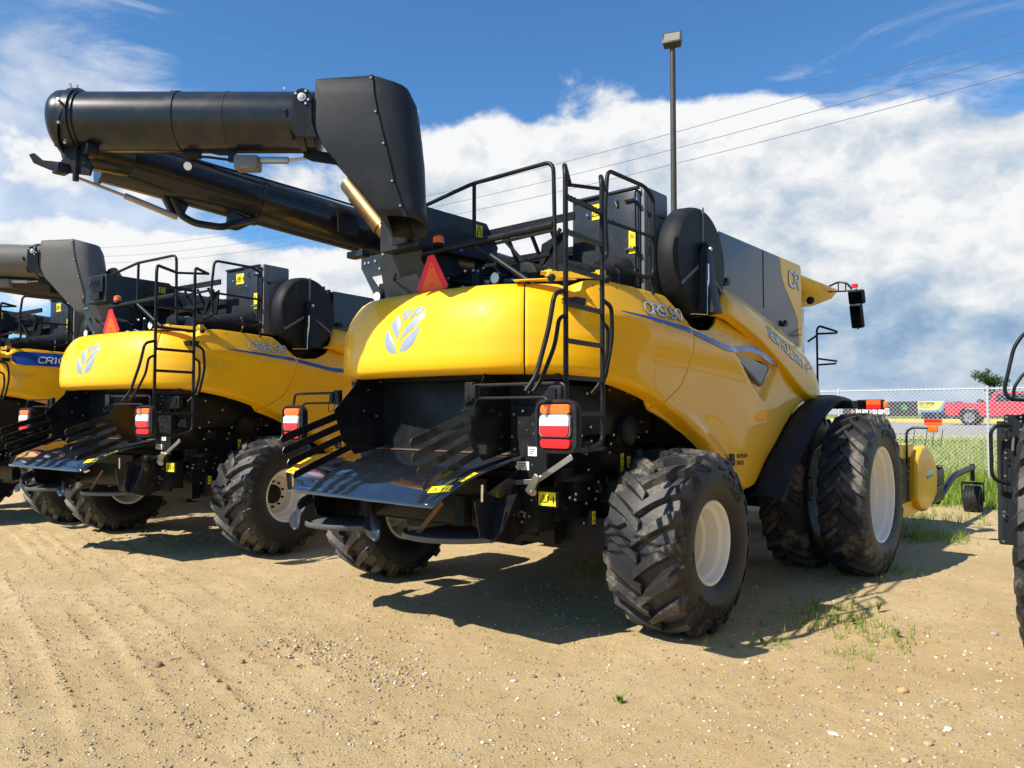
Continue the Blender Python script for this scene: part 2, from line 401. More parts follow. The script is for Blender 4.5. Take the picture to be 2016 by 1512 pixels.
def body(u, z, Y=None):
    """point on the yellow skin for path parameter u (sign = side) at height z"""
    x, y, nx, ny = path(u); au = abs(u)
    zb = smooth_in(ZB, y); zt = lerp_tab(ZT, y) if y > -1.1 else 2.95
    hr = (z - zb) / (2.95 - zb)
    rear = lerp_tab(OFFR, hr)
    lip = -.10 * (1 - sst(z, zb - .005, zb + .07)) ** 2
    side = -.12 * max(0, (z - 2.42) / .55) ** 2 + lip
    # soft horizontal shoulder line sweeping along the side, arch flare and leg
    side += .035 * math.exp(-((z - (2.52 - .05 * (y - .5))) / .16) ** 2) * sst(y, -.9, -.2) * (1 - sst(y, 2.2, 3.0))
    side += .05 * sst(y, .9, 1.9) * sst(2.15 - z, 0, .7)
    arch = (z - zb)
    if y > .1: side += .03 * math.exp(-((arch - .10) / .07) ** 2) * sst(y, .1, .6) * (1 - sst(y, 1.4, 1.7))
    w = sst(y, -1.02, .1)
    shield = sst(y, -1.01, -.93) * sst(z, 2.56 - .12 * sst(y, -.9, .4), 2.70)
    w2 = w + (1 - w) * shield
    off = rear * (1 - w2) + (side + .018 * shield * (1 - sst(y, .40, .5))) * w2
    if y > 1.1: off -= .065 * sst(sdist(y, z, SCOOP), -.02, .07)
    return Vector((x + nx * off, y + ny * off, z))
def seam2(z):
    return lerp_tab([(1.6, -.55), (1.94, -.09), (2.12, .24), (2.25, .35), (2.41, .42), (2.6, .45), (2.8, .46), (3.2, .47)], z) - .46
def skin(u0, u1, nu, nh, sh0=0., sh1=0., side=1, mb=None, topclip=None):
    mb = mb or MB(); G = []
    hs = [0, .012, .03, .055, .09] + [.09 + .86 * (j + 1) / nh for j in range(nh)] + [.97, .985, 1]
    for i in range(nu + 1):
        s = i / nu; u = u0 + (u1 - u0) * s; w = sh0 * (1 - s) ** 2 + sh1 * s ** 2; col = []
        for h in hs:
            z = 2.2
            uu = u
            for _ in range(5):
                y = path(abs(uu))[1]
                zb = smooth_in(ZB, y); zt = lerp_tab(ZT, y) if y > -1.1 else 2.95
                z = zb + (zt - zb) * h
                uu = u + w * seam2(z)
            col.append(body(uu * side if side < 0 else uu, z))
        G.append(col)
    mb.grid(G)
    return mb
def Yz(y, z, d=0.0, s=1):
    p = body(uY(y) * s, z); return p + Vector((d * s, 0, 0))
CREASE = [(1.05, 2.86), (1.2, 2.83), (1.83, 2.68), (2.55, 2.42), (3.2, 2.13), (3.55, 2.02), (4.05, 1.99)]
CREST = [(1.05, 3.14), (1.2, 3.185), (1.7, 3.14), (2.42, 3.0), (3.22, 2.81), (3.65, 2.69), (4.05, 2.5)]
def upper(y, h):
    z0, z1 = smooth_in(CREASE, y), smooth_in(CREST, y); z = z0 + (z1 - z0) * h
    x = 1.70 + .065 - .15 * max(0, (h - .25) / .75) ** 2.2 - .09 * (1 - sst(h, -.01, .09)) ** 1.5
    x += -.05 * (1 - sst(y, 1.05, 1.25)) - .04 * sst(y, 3.7, 4.1)
    return Vector((x, y, z))
def upz(y, z, d=0.0):
    z0, z1 = smooth_in(CREASE, y), smooth_in(CREST, y)
    p = upper(y, (z - z0) / (z1 - z0)); return Vector((p.x + d, y, z))

def sticker(parent, o, du, dv, w, h, kind='warn'):
    o, du, dv = Vector(o), Vector(du).normalized(), Vector(dv).normalized(); nrm = du.cross(dv)
    f = lambda u, v, k: o + du * u + dv * v + nrm * k
    mb = MB(); mb.prism([(-w / 2, -h / 2), (w / 2, -h / 2), (w / 2, h / 2), (-w / 2, h / 2)], f, .002)
    mb.cur = 1
    if w >= h: a, b, s = (-w * .22, 0), (w * .22, 0), h * .34
    else: a, b, s = (0, h * .24), (0, -h * .24), w * .36
    fr = lambda c, pts: [(c[0] + x * s, c[1] + y * s) for x, y in pts]
    if kind == 'warn':
        tri = [(-1, -.85), (1, -.85), (0, .95)]; tin = [(-.68, -.66), (.68, -.66), (0, .58)]
        for i in range(3):
            j = (i + 1) % 3; mb.prism(fr(a, [tri[i], tri[j], tin[j], tin[i]]), lambda u, v, k: f(u, v, k + .0022), .0008)
        mb.prism(fr(a, [(-.1, -.5), (.14, -.5), (.1, -.1), (.3, -.2), (-.05, .25), (-.2, .0)]), lambda u, v, k: f(u, v, k + .0022), .0008)
        mb.prism(fr(b, [(-.95, -.7), (-.5, -.7), (-.5, .7), (-.95, .7)]), lambda u, v, k: f(u, v, k + .0022), .0008)
        mb.prism(fr(b, [(-.3, -.08), (.35, -.08), (.35, .08), (-.3, .08)]), lambda u, v, k: f(u, v, k + .0022), .0008)
        mb.prism(fr(b, [(.55, -.75), (.85, -.75), (.9, .3), (.7, .75), (.5, .3)]), lambda u, v, k: f(u, v, k + .0022), .0008)
    else:
        for i in range(3): mb.prism([(-w * .35, h * (.28 - .22 * i)), (w * (.35 - .12 * i), h * (.28 - .22 * i)), (w * (.35 - .12 * i), h * (.20 - .22 * i)), (-w * .35, h * (.20 - .22 * i))], lambda u, v, k: f(u, v, k + .0022), .0008)
    return mb.build('warning_sticker' if kind == 'warn' else 'label_plate', [M['sticker'] if kind == 'warn' else M['white'], M['ink']], parent, smooth=0)

def make_wheel(parent, pos, Rt, W_, Rr, N, dish, vdir, side, texts, lugh=.05, sweep=.34, lw=.055, crown=.03):
    """tyre + rim; axis X, outer face towards side"""
    e = empty('wheel', pos, 0, parent)
    hw = W_ / 2; Rc = Rt - lugh
    # carcass
    k = (Rt - lugh - Rr)
    prof = [(-hw * .78, Rr - .01), (-hw * .9, Rr + k * .12), (-hw * 1.0, Rr + k * .42), (-hw * .985, Rr + k * .62), (-hw * .93, Rr + k * .80), (-hw * .84, Rc - k * .075), (-hw * .6, Rc - .012), (-hw * .3, Rc - .002), (0, Rc)]
    prof = prof + [(-a, b) for a, b in reversed(prof[:-1])]
    mb = MB(); mb.lathe(prof, n=96)
    pr = sorted([(a, b) for a, b in prof[3:-3]])
    def rc(x): return float(np.interp(x, [a for a, b in pr], [b for a, b in pr]))
    for sd in (-1, 1):
        for i in range(N):
            a0 = 2 * math.pi * (i + (.5 if sd > 0 else 0)) / N
            ns = 12; rows = []
            for q in range(ns + 1):
                s = q / ns
                x = (-.025 + s * (1.0 * hw + .025))
                ang = a0 + vdir * sweep * (s * 1.18 - .30 * s * s)
                ww = lw * (.85 + .40 * s)
                xx = min(x, hw * .965); base = rc(min(xx, hw * .95)) - .004
                top = Rt - crown * (s ** 2.2)
                if s > .86: top = Rt - crown - (s - .86) / .14 * (.075 + lugh * .3)
                if x > hw * .965: xx = hw * 0.985; 
                da_t = ww / 2 / Rt; da_b = ww * .85 / Rt
                if s == 0: top -= 0.004
                def pt(r, a): return (sd * xx, r * math.sin(a), r * math.cos(a))
                rows.append([pt(base, ang - da_b), pt(top, ang - da_t), pt(top, ang + da_t), pt(base, ang + da_b)])
            vs = [p for r in rows for p in r]; fs = []
            for q in range(ns):
                for j in range(3):
                    fs.append((q * 4 + j, (q + 1) * 4 + j, (q + 1) * 4 + j + 1, q * 4 + j + 1))
            fs.append((3, 2, 1, 0)); fs.append((ns * 4, ns * 4 + 1, ns * 4 + 2, ns * 4 + 3))
            mb.add(vs, fs)
    # sidewall lettering
    for (tx, ac, hgt, rmid) in texts:
        vs, fs, tw, th = text_verts(tx, 1.0, .5)
        w = hgt * tw / th; ww_ = w / rmid
        def tp(v):
            u = v.x / tw; r = rmid - hgt / 2 + v.y / th * hgt; a = ac + (u - .5) * ww_ * side
            kx = hw * float(np.interp((r - Rr) / k, [.12, .42, .62, .80, .93], [.9, 1.0, .985, .93, .84])) + .001 + (v.z + .5) * .004
            return (side * kx, r * math.sin(a), r * math.cos(a))
        mb.add([tp(v) for v in vs], fs)
    if side < 0: pass
    ty = mb.build('tyre', M['rubber'], e, smooth=24); ty['tread_radius'] = float(Rc + .02)
    # rim
    f = hw * .80 * side
    mr = MB()
    pr = [(f, Rr + .012), (f + .012 * side, Rr - .004), (f + .004 * side, Rr - .02), (f - .02 * side, Rr - .03), (f - .05 * side, Rr - .032), (f - .075 * side, Rr - .062),
          (f - dish * side * .55, Rr - .075), (f - dish * side * .6, Rr - .10), (f - dish * side * .95, Rr - .11), (f - dish * side, Rr - .15), (f - dish * side * 1.02, Rr * .52), (f - dish * side * .9, Rr * .45), (f - dish * side * .9, .02)]
    mr.lathe(pr, n=64)
    g = -f
    mr.lathe([(f - dish * side * .6, Rr - .10), (g * .6, Rr - .09), (g, Rr - .03), (g, Rr + .01)], n=64)
    mr.build('rim', M['rim'], e, smooth=40)
    mh = MB(); hx = f - dish * side * .9
    mh.lathe([(hx, .13), (hx + .03 * side, .125), (hx + .05 * side, .09), (hx + .05 * side, .0)], n=24)
    for i in range(10):
        a = 2 * math.pi * i / 10
        mh.lathe([(hx - .01 * side, .017), (hx + .025 * side, .017), (hx + .025 * side, 0)], o=(0, .17 * math.sin(a), .17 * math.cos(a)), n=6)
    mh.build('hub', M['satin'], e, smooth=40)
    return e

def tail_lamp(parent, x, y, z, s, bl=.62):
    fr = MB(); prof = []
    def rr(w, h, r, n=5):
        o = []
        for cx_, cz, a0 in ((w / 2 - r, h / 2 - r, 0), (-w / 2 + r, h / 2 - r, 90), (-w / 2 + r, -h / 2 + r, 180), (w / 2 - r, -h / 2 + r, 270)):
            for i in range(n + 1):
                a = R(a0 + 90 * i / n); o.append((cx_ + r * math.cos(a), cz + r * math.sin(a)))
        return o
    def ring(w, h, r, yy): return [(x + a, yy, z + b) for a, b in rr(w, h, r)]
    secs = [ring(.27, .30, .07, y + .085), ring(.345, .35, .08, y + .065), ring(.36, .366, .08, y + .02), ring(.345, .352, .075, y), ring(.30, .328, .05, y - .002), ring(.29, .318, .045, y + .012)]
    n = len(secs[0]); vs = [p for sc in secs for p in sc]
    fs = [(i * n + k, i * n + (k + 1) % n, (i + 1) * n + (k + 1) % n, (i + 1) * n + k) for i in range(len(secs) - 1) for k in range(n)]
    fs += [tuple(range(n)), tuple((len(secs) - 1) * n + k for k in range(n))]
    fr.add(vs, fs)
    o = fr.build('tail_lamp', M['plastic'], parent, smooth=50)
    def lens(name, m, w, h, dz, cham=.018):
        mb = MB(); P = rr(w, h, cham, 3); k = len(P)
        # slight barrel
        P = [(a * (1 + .10 * (1 - (b + dz) ** 2 / .028)), b) for a, b in P]
        vs = [(x + a, y + .010, z + dz + b) for a, b in P] + [(x + a * .97, y - .008, z + dz + b * .94) for a, b in P] + [(x, y - .013, z + dz)]
        fs = [(i, (i + 1) % k, k + (i + 1) % k, k + i) for i in range(k)] + [(k + i, k + (i + 1) % k, 2 * k) for i in range(k)]
        mb.add(vs, fs); return mb.build(name, M[m], o, smooth=30)
    lens('amber_lens', 'lora', .236, .066, .118, .024)
    mb = MB(); Pq = rr(.262, .160, .035, 5); kq = len(Pq)
    mb.add([(x + a, y + .006, z + .006 + b) for a, b in Pq] + [(x + a * .98, y - .010, z + .006 + b * .97) for a, b in Pq], [(i_, (i_ + 1) % kq, kq + (i_ + 1) % kq, kq + i_) for i_ in range(kq)] + [tuple(kq + i_ for i_ in range(kq))])
    mb.build('lens_surround', M['lensgrey'], o, smooth=40)
    for nm, mt, sg in (('white_lens', 'lwhi', 1), ('red_lens', 'lred', -1)):
        hw_, hh, r_ = .122, .070, .032; half = [(hw_, 0)] + [(hw_ - r_ + r_ * math.cos(R(a)), hh - r_ + r_ * math.sin(R(a))) for a in (0, 22, 45, 67, 90)] + [(-hw_ + r_ - r_ * math.sin(R(a)), hh - r_ + r_ * math.cos(R(a))) for a in (0, 22, 45, 67, 90)] + [(-hw_, 0)]
        half = [(a, b + .006 * (1 - (a / hw_) ** 2) * (b > .03)) for a, b in half]
        mb = MB(); kq = len(half); vs = [(x + a, y - .010, z + .006 + sg * b) for a, b in half] + [(x + a * .97, y - .020, z + .006 + sg * b * .96) for a, b in half] + [(x, y - .024, z + .006 + sg * hh * .45)]
        mb.add(vs, [(i_, (i_ + 1) % kq, kq + (i_ + 1) % kq, kq + i_) for i_ in range(kq)] + [(kq + i_, kq + (i_ + 1) % kq, 2 * kq) for i_ in range(kq)])
        mb.build(nm, M[mt], o, smooth=30)
    lens('reflector', 'refl', .236, .062, -.115, .024)
    # bracket
    b = MB(); ix = x - s * bl
    b.tube([(ix, y + .06, z + .295), (x + s * .04, y + .06, z + .295), (x + s * .055, y + .05, z + .12)], .0125, 8, fr=.05)
    b.tube([(ix, y + .06, z + .20), (x - s * .12, y + .06, z + .20), (x - s * .09, y + .05, z + .14)], .010, 8, fr=.03)
    b.box((ix - s * .03, y + .06, z + .25), (.075, .05, .14), ch=.008); b.box((ix + s * .03, y + .05, z + .25), (.05, .06, .10), ch=.006)
    b.tube([(ix - s * .02, y + .03, z + .22), (ix - s * .05, y, z + .13), (ix + s * .04, y, z + .11), (ix + s * .07, y + .03, z + .2)], .004, 6, fr=.04)
    b.build('lamp_bracket', M['satin'], parent, smooth=40)
    return o

def emblem_parts(fn, parent, matn='silver2', name='leaf_emblem', th=.003):
    segs = [[(520, 320), (600, 262), (725, 232), (700, 330), (665, 430), (605, 545), (560, 470)],
            [(815, 212), (900, 212), (965, 240), (990, 270), (860, 400), (690, 530), (730, 380)],
            [(440, 378), (500, 480), (540, 600), (548, 720), (510, 985), (440, 850), (312, 590), (360, 470)],
            [(1020, 318), (1042, 400), (1036, 490), (840, 720), (580, 985), (610, 850), (680, 680), (780, 545)],
            [(265, 705), (330, 830), (430, 985), (470, 1140), (485, 1290), (380, 1280), (280, 1200), (225, 1090), (218, 920), (240, 780)],
            [(995, 645), (960, 830), (920, 980), (850, 1120), (730, 1230), (560, 1280), (600, 1110), (670, 980), (840, 800)]]
    mb = MB()
    for sg in segs:
        P = [((x - 628) / 830, (750 - y) / 1080) for x, y in sg]      # roughly -.5..+.5
        k = len(P); c = (sum(a for a, b in P) / k, sum(b for a, b in P) / k)
        vs = [fn(a, b, .001) for a, b in P] + [fn(c[0] + (a - c[0]) * .94, c[1] + (b - c[1]) * .94, th) for a, b in P] + [fn(c[0], c[1], th)]
        fs = [(i, (i + 1) % k, k + (i + 1) % k, k + i) for i in range(k)] + [(k + i, k + (i + 1) % k, 2 * k) for i in range(k)]
        mb.add(vs, fs)
    return mb.build(name, M[matn], parent, smooth=40)

def strip(name, pts, m, parent, fn, n=10, th=.002):
    """pts: list (y, zlow, zhigh) ; fn(y,z,d)"""
    G0 = []; ys = np.linspace(pts[0][0], pts[-1][0], n)
    for y in ys:
        lo = np.interp(y, [p[0] for p in pts], [p[1] for p in pts]); hi = np.interp(y, [p[0] for p in pts], [p[2] for p in pts])
        G0.append([fn(y, lo + (hi - lo) * k / 2, th) for k in range(3)])
    mb = MB(); mb.grid(G0); return mb.build(name, m, parent, smooth=60)

GL = {
 'C': [[(1, .86), (.9, 1), (.3, 1), (0, .78), (0, .22), (.3, 0), (.9, 0), (1, .14)]],
 'R': [[(0, 0), (.10, 1), (.75, 1), (1, .86), (1, .62), (.8, .46), (.30, .46)], [(.55, .46), (1, 0)]],
 '9': [[(.05, 0), (.7, 0), (1, .2), (1, .8), (.8, 1), (.25, 1), (.02, .84), (.02, .62), (.2, .46), (1, .46)]],
 '8': [[(.25, 0), (.75, 0), (1, .14), (1, .36), (.85, .5), (1, .64), (1, .86), (.75, 1), (.25, 1), (0, .86), (0, .64), (.15, .5), (0, .36), (0, .14), (.25, 0)], [(.15, .5), (.85, .5)]],
 '0': [[(.3, 0), (.7, 0), (1, .25), (1, .75), (.7, 1), (.3, 1), (0, .75), (0, .25), (.3, 0)]],
 '1': [[(.15, .92), (.5, 1), (.5, 0)]], 'N': [[(0, 0), (0, 1), (1, 0), (1, 1)]], 'E': [[(1, 1), (0, 1), (0, 0), (1, 0)], [(0, .5), (.85, .5)]], 'W': [[(0, 1), (.22, 0), (.5, .9), (.78, 0), (1, 1)]],
 'H': [[(0, 0), (0, 1)], [(1, 0), (1, 1)], [(0, .5), (1, .5)]], 'O': [[(.3, 0), (.7, 0), (1, .25), (1, .75), (.7, 1), (.3, 1), (0, .75), (0, .25), (.3, 0)]], 'L': [[(0, 1), (0, 0), (.9, 0)]], 'A': [[(0, 0), (.5, 1), (1, 0)], [(.2, .33), (.8, .33)]],
 'D': [[(.0, 0), (.0, 1), (.6, 1), (1, .7), (1, .3), (.6, 0), (.0, 0)]], 'I': [[(.3, 0), (.3, 1)]], 'G': [[(1, .85), (.8, 1), (.3, 1), (0, .75), (0, .25), (.3, 0), (.8, 0), (1, .2), (1, .5), (.55, .5)]],
 'S': [[(1, .9), (.75, 1), (.25, 1), (0, .8), (.2, .55), (.8, .45), (1, .2), (.75, 0), (.25, 0), (0, .1)]], 'T': [[(0, 1), (1, 1)], [(.5, 1), (.5, 0)]], 'F': [[(1, 1), (0, 1), (0, 0)], [(0, .5), (.8, .5)]], ' ': [], '.': [[(.4, .0), (.6, .0)]]}
def tech_text(mb, s, fn, w, h, st, ext, slant=.12):
    adv = {'1': .62, '.': .40, 'I': .5, ' ': .45, 'W': 1.25}; tot = sum(adv.get(c, 1.0) for c in s) + .22 * (len(s) - 1); cw = w / tot; x = 0
    for c in s:
        a = adv.get(c, 1.0) * cw
        for ln in GL[c]:
            P = [Vector((x + (q[0] if c not in '1.' else q[0]) * a, q[1] * h, 0)) for q in ln]
            closed = (P[0] - P[-1]).length < 1e-6
            if len(P) > 2: P = fillet(P, h * .12, 3)
            L_ = []
            for i in range(len(P)):
                d0 = (P[i] - P[i - 1]) if i else ((P[-1] - P[-2]) if closed else (P[1] - P[0])); d1 = (P[i + 1] - P[i]) if i < len(P) - 1 else ((P[1] - P[0]) if closed else d0)
                d = (d0.normalized() + d1.normalized()).normalized(); nn = Vector((-d.y, d.x, 0))
                e = 0 if closed else (-st * .4 if i == 0 else (st * .4 if i == len(P) - 1 else 0)); c_ = P[i] + d * e
                L_.append((c_ + nn * st / 2, c_ - nn * st / 2))
            f = lambda p, k: fn(p.x + slant * p.y, p.y, k)
            mb.grid([[f(a_, 0), f(a_, ext), f(b_, ext), f(b_, 0)] for a_, b_ in L_])
        x += a + .22 * cw
def build_combine():
    root = empty('combine_harvester', (0, 0, 0))
    K = root
    # --------------------------- yellow skin
    skin(-U1 + .006, U1 - .006, 60, 16).build('rear_hood', M['yellow'], K, fixn=False, smooth=60, solid=.03, bevel=.006)
    skin(U1 + .006, U2 - .006, 60, 26, 0, 1).build('corner_panel', M['yellow'], K, fixn=False, smooth=50, solid=.03, bevel=.006)
    o = skin(U1 + .006, U2 - .006, 24, 14, 0, 1); o.mirror(); o.build('corner_panel', M['yellow'], K, fixn=False, smooth=50, solid=.03)
    skin(U2 + .006, uY(4.0), 110, 44, 1, 0).build('side_panel', M['yellow'], K, fixn=False, smooth=50, solid=.03, bevel=.005)
    o = skin(U2 + .006, uY(4.0), 40, 20, 1, 0); o.mirror(); o.build('side_panel', M['yellow'], K, fixn=False, smooth=50, solid=.03)
    for s in (1, -1):
        mb = MB(); G = []
        for i in range(61):
            y = 1.17 + (3.86 - 1.17) * i / 60; col = []
            for h in [0, .02, .045, .07, .1] + [.1 + .9 * j / 14 for j in range(1, 15)]:
                y2 = y + .16 * (1 - h) * sst(y, 3.0, 3.86) - .05 * h * sst(y, 3, 3.86)
                # rear edge wraps round the screen
                y2 -= .10 * (1 - sst(y, 1.17, 1.9)) * (1 - h) ** 2 - .0
                p = upper(y2, h); 
                if i == 0: p.x -= .05
                col.append(p)
            G.append(col)
        mb.grid(G)
        if s < 0: mb.mirror()
        mb.build('upper_side_panel', M['yellow'], K, fixn=False, smooth=50, solid=.03, bevel=.006)
    # --------------------------- window in the side
    wp = [(1.45, 2.475), (1.50, 2.50), (1.86, 2.51), (2.36, 2.415), (2.40, 2.385), (2.16, 2.19), (2.10, 2.17), (2.04, 2.19)]
    mb = MB()
    def wf(y, z, k): return Vector((1.655 - .10 * (z - 2.35) + k, y, z))
    mb.prism(wp, wf, .035); mb.build('side_window', M['grey'], K, smooth=20, bevel=.004)
    cx_, cz = 1.95, 2.37; wi = [(cx_ + (a - cx_) * .86, cz + (b - cz) * .82) for a, b in wp]
    mb = MB(); mb.prism(wi, lambda y, z, k: wf(y, z, k + .0355), .003); mb.build('window_glass', M['glass'], K, smooth=20)
    # --------------------------- decals on the right side
    e = emblem_parts(lambda a, b, d: body(a * .47 + .0, 2.595 + b * .40) + Vector((0, -d, d * .3)), K)
    strip('blue_stripe', [(-.62, 2.725, 2.732), (-.45, 2.70, 2.722), (.43, 2.615, 2.662)], M['blue'], K, lambda y, z, d: Yz(y, z, .008), 24)
    strip('blue_stripe', [(.485, 2.605, 2.655), (.8, 2.555, 2.605), (1.15, 2.50, 2.555), (1.45, 2.50, 2.56), (1.75, 2.525, 2.60), (1.95, 2.52, 2.60), (2.2, 2.455, 2.535), (2.45, 2.415, 2.46), (2.62, 2.41, 2.415)], M['blue'], K,
          lambda y, z, d: Vector((max(Yz(y, z).x, Yz(y, z + .05).x) + .010, y, z)), 40)
    mb = MB()
    def nhf(u, v, k):
        y = 2.20 + u; z = 2.72 - .27 * u + v; return upz(y, z, .002 + k * .6)
    mb.cur = 1; tech_text(mb, 'NEW HOLLAND', nhf, 1.10, .115, .032, .003, 0); mb.cur = 0; tech_text(mb, 'NEW HOLLAND', lambda u, v, k: nhf(u, v, k + .006), 1.10, .115, .021, .003, 0); mb.build('side_lettering', [M['silver'], M['grey']], K, smooth=0)
    emblem_parts(lambda a, b, d: upz(3.46 + a * .11, 2.43 + b * .15, d), K, 'silver', 'small_leaf_emblem', .004)
    mb = MB(); add_text(mb, 'NB', lambda u, v, k: Yz(1.13 + u, 1.35 + v, .004 + k), .22, .12, .002, 0, .03)
    add_text(mb, 'NOVLAN', lambda u, v, k: Yz(1.39 + u, 1.42 + v, .004 + k), .22, .045, .002); add_text(mb, 'BROS', lambda u, v, k: Yz(1.39 + u, 1.35 + v, .004 + k), .14, .045, .002); mb.build('dealer_lettering', M['ink'], K, smooth=0)
    mb = MB()
    for y, z in ((-.86, 2.93), (-.80, 2.90), (-.60, 2.935), (-.2, 2.93), (.05, 2.91), (-.9, 2.80), (.40, 2.70), (.9, 2.60), (1.15, 2.66)):
        p = Yz(y, z, .001); mb.lathe([(0, .007), (.004, .006), (.004, 0)], o=p, axis=(1, 0, 0), n=8)
    mb.build('panel_screw', M['satin'], K)
    # --------------------------- grain tank
    mb = MB(); mb.box((0, 2.42, 3.3), (3.2, 2.40, .86), ch=.02); mb.build('grain_tank', M['satin'], K, smooth=30)
    for s in (1, -1):
        A = [(1.24, 3.735), (2.92, 3.735), (2.94, 3.60), (2.98, 3.50), (3.06, 3.40), (3.22, 3.27), (3.40, 3.13), (3.50, 3.02), (3.54, 2.72), (1.24, 2.95)]
        B = [(2.926, 3.735), (3.60, 3.735), (3.64, 3.70), (3.64, 2.72), (3.546, 2.72), (3.506, 3.02), (3.405, 3.136), (3.226, 3.276), (3.066, 3.406), (2.986, 3.503), (2.946, 3.602)]
        fn = lambda y, z, k: Vector((s * (1.615 + k), y, z))
        m1 = MB(); m1.prism([p for p in A if p[0] < 9] if s > 0 else A, fn, .014); m1.build('tank_side_panel', M['tank'], K, smooth=0, bevel=.003)
        m1 = MB(); m1.prism(B, fn, .016); m1.build('tank_front_panel', M['yellow'], K, smooth=0, bevel=.003)
    mb = MB(); mb.box((1.632, 2.40, 3.4), (.004, .012, .66)); mb.build('panel_seam', M['ink'], K, smooth=0)
    mb = MB()
    mb.cur = 0; tech_text(mb, 'CR', lambda u, v, k: Vector((1.632 + k, 3.20 + u, 3.43 + v)), .34, .18, .042, .003, 0); mb.cur = 1
    tech_text(mb, 'CR', lambda u, v, k: Vector((1.635 + k, 3.21 + u, 3.433 + v)), .34, .18, .032, .003, 0)
    mb.build('tank_lettering', [M['ink'], M['silver']], K, smooth=0)
    for y in (1.35, 3.0):
        zz = 3.21 if y < 2 else 2.93
        mb = MB(); mb.box((1.65, y, zz), (.03, .12, .03)); mb.box((1.66, y, zz + .03), (.03, .05, .05)); mb.tube([(1.66, y - .05, zz + .03), (1.66, y + .05, zz + .03)], .014, 8); mb.build('panel_latch', M['satin'], K)
    # tank extension frames on the top rear
    mb = MB()
    mb.bar((-1.5, 1.18, 3.76), (1.5, 1.18, 3.76), .03, .10); mb.bar((-.32, -.14, 3.74), (.80, -.14, 3.755), .025, .075)
    mb.bar((-.32, -.12, 3.63), (.55, -.12, 3.66), .02, .03)
    for x in (-.3, -.05, .25, .5): mb.bar((x, -.13, 3.70), (x + .05, .0, 3.4), .03, .03)
    mb.bar((-.1, -.12, 3.66), (.35, -.1, 3.2), .02, .03); mb.bar((.62, -.12, 3.66), (.2, -.05, 3.15), .02, .035)
    mb.prism([(.30, 3.15), (.62, 3.18), (.68, 3.66), (.5, 3.6), (.36, 3.55)], lambda u, v, k: Vector((u, -.08 + k, v)), .02)
    mb.prism([(-.25, 3.15), (.1, 3.15), (.16, 3.42), (-.18, 3.42)], lambda u, v, k: Vector((u, .05 + k, v)), .02)
    mb.bar((-1.3, .55, 3.6), (1.3, .55, 3.62), .04, .06)
    mb.build('tank_frame', M['satin'], K, smooth=30)
    # --------------------------- rotary screen
    yc, zc, rs = .70, 3.325, .53
    mb = MB(); mb.lathe([(1.50, rs - .01), (1.52, rs + .005), (1.63, rs), (1.675, rs - .012), (1.70, rs - .035), (1.70, rs - .06), (1.705, .3), (1.71, .02)], o=(0, yc, zc), n=64)
    scr = mb.build('rotary_screen', M['plastic'], K, smooth=40)
    mb = MB()
    for a in (90, 210, 330):
        d = Vector((0, math.cos(R(a)), math.sin(R(a))))
        for i in range(9):
            p = Vector((1.712, yc, zc)) + d * (.16 + i * .042); mb.bar(p, p + d * .028, .022, .006, up=(1, 0, 0))
        mb.bar(Vector((1.7085, yc, zc)) + d * .12, Vector((1.7085, yc, zc)) + d * .51, .034, .004, up=(1, 0, 0))
    mb.build('screen_rib', M['greyp'], scr, smooth=0)
    mb = MB(); prof = [(0, .14, .06), (.12, .16, .075), (.3, .18, .09), (.5, .22, .12), (.60, .25, .14)]
    G = []
    for (t_, w, dpt) in prof:
        z = zc + .10 - t_; y0 = yc - .02 + t_ * .02; hw_ = w / 2
        G.append([Vector((1.72, y0 - hw_, z)), Vector((1.72 + dpt, y0 - hw_ * .8, z)), Vector((1.72 + dpt * 1.05, y0, z)), Vector((1.72 + dpt, y0 + hw_ * .8, z)), Vector((1.72, y0 + hw_, z))])
    mb.grid(G); mb.add(G[0], [(0, 1, 2, 3, 4)]); mb.add(G[-1], [(4, 3, 2, 1, 0)])
    mb.sphere((1.745, yc - .02, zc + .11), .075, sc=(.6, 1, 1)); mb.build('suction_arm', M['satin'], scr, smooth=50)
    mb = MB(); mb.box((1.80, yc - .10, 3.13), (.02, .022, .30)); mb.tube([(1.80, yc - .11, 3.12), (1.80, yc - .12, 2.80), (1.74, yc - .34, 2.79)], .006, 6)
    mb.build('screen_wiper', M['chrome'], scr, smooth=0)
    mb = MB(); mb.lathe([(1.805, 0), (1.805, .02), (1.77, .02)], o=(0, yc - .02, zc + .11), n=10); mb.build('centre_bolt', M['zinc'], scr)
    mb = MB(); mb.box((1.13, .88, 3.3), (.36, .74, 1.12), ch=.03); mb.box((.9, .62, 3.28), (.5, .5, 1.0), ch=.02)
    mb.box((1.50, 1.18, 3.40), (.22, .05, .7)); mb.build('radiator_housing', M['plastic'], K, smooth=40)
    # --------------------------- service doors beside the screen
    mb = MB(); mb.box((.98, .12, 3.5), (.74, .05, .92), ch=.012); mb.box((1.18, .09, 3.5), (.30, .03, .90), ch=.008); mb.box((1.02, .30, 3.52), (.68, .38, .86), ch=.01)
    mb.bar((.62, .095, 3.965), (1.36, .095, 3.975), .05, .02)
    dr = mb.build('engine_bay_door', M['slate'], K, smooth=30)
    for z in (3.86, 3.40, 3.19):
        mb = MB(); mb.box((1.29, .065, z), (.12, .02, .022)); mb.tube([(1.23, .055, z), (1.33, .055, z)], .009, 6); mb.box((1.345, .06, z), (.03, .03, .03)); mb.build('door_latch', M['chrome'], dr, smooth=40)
    mb = MB()
    mb.tube([(1.14, .06, 3.90), (1.14, .03, 3.86), (1.14, .06, 3.83)], .01, 6)
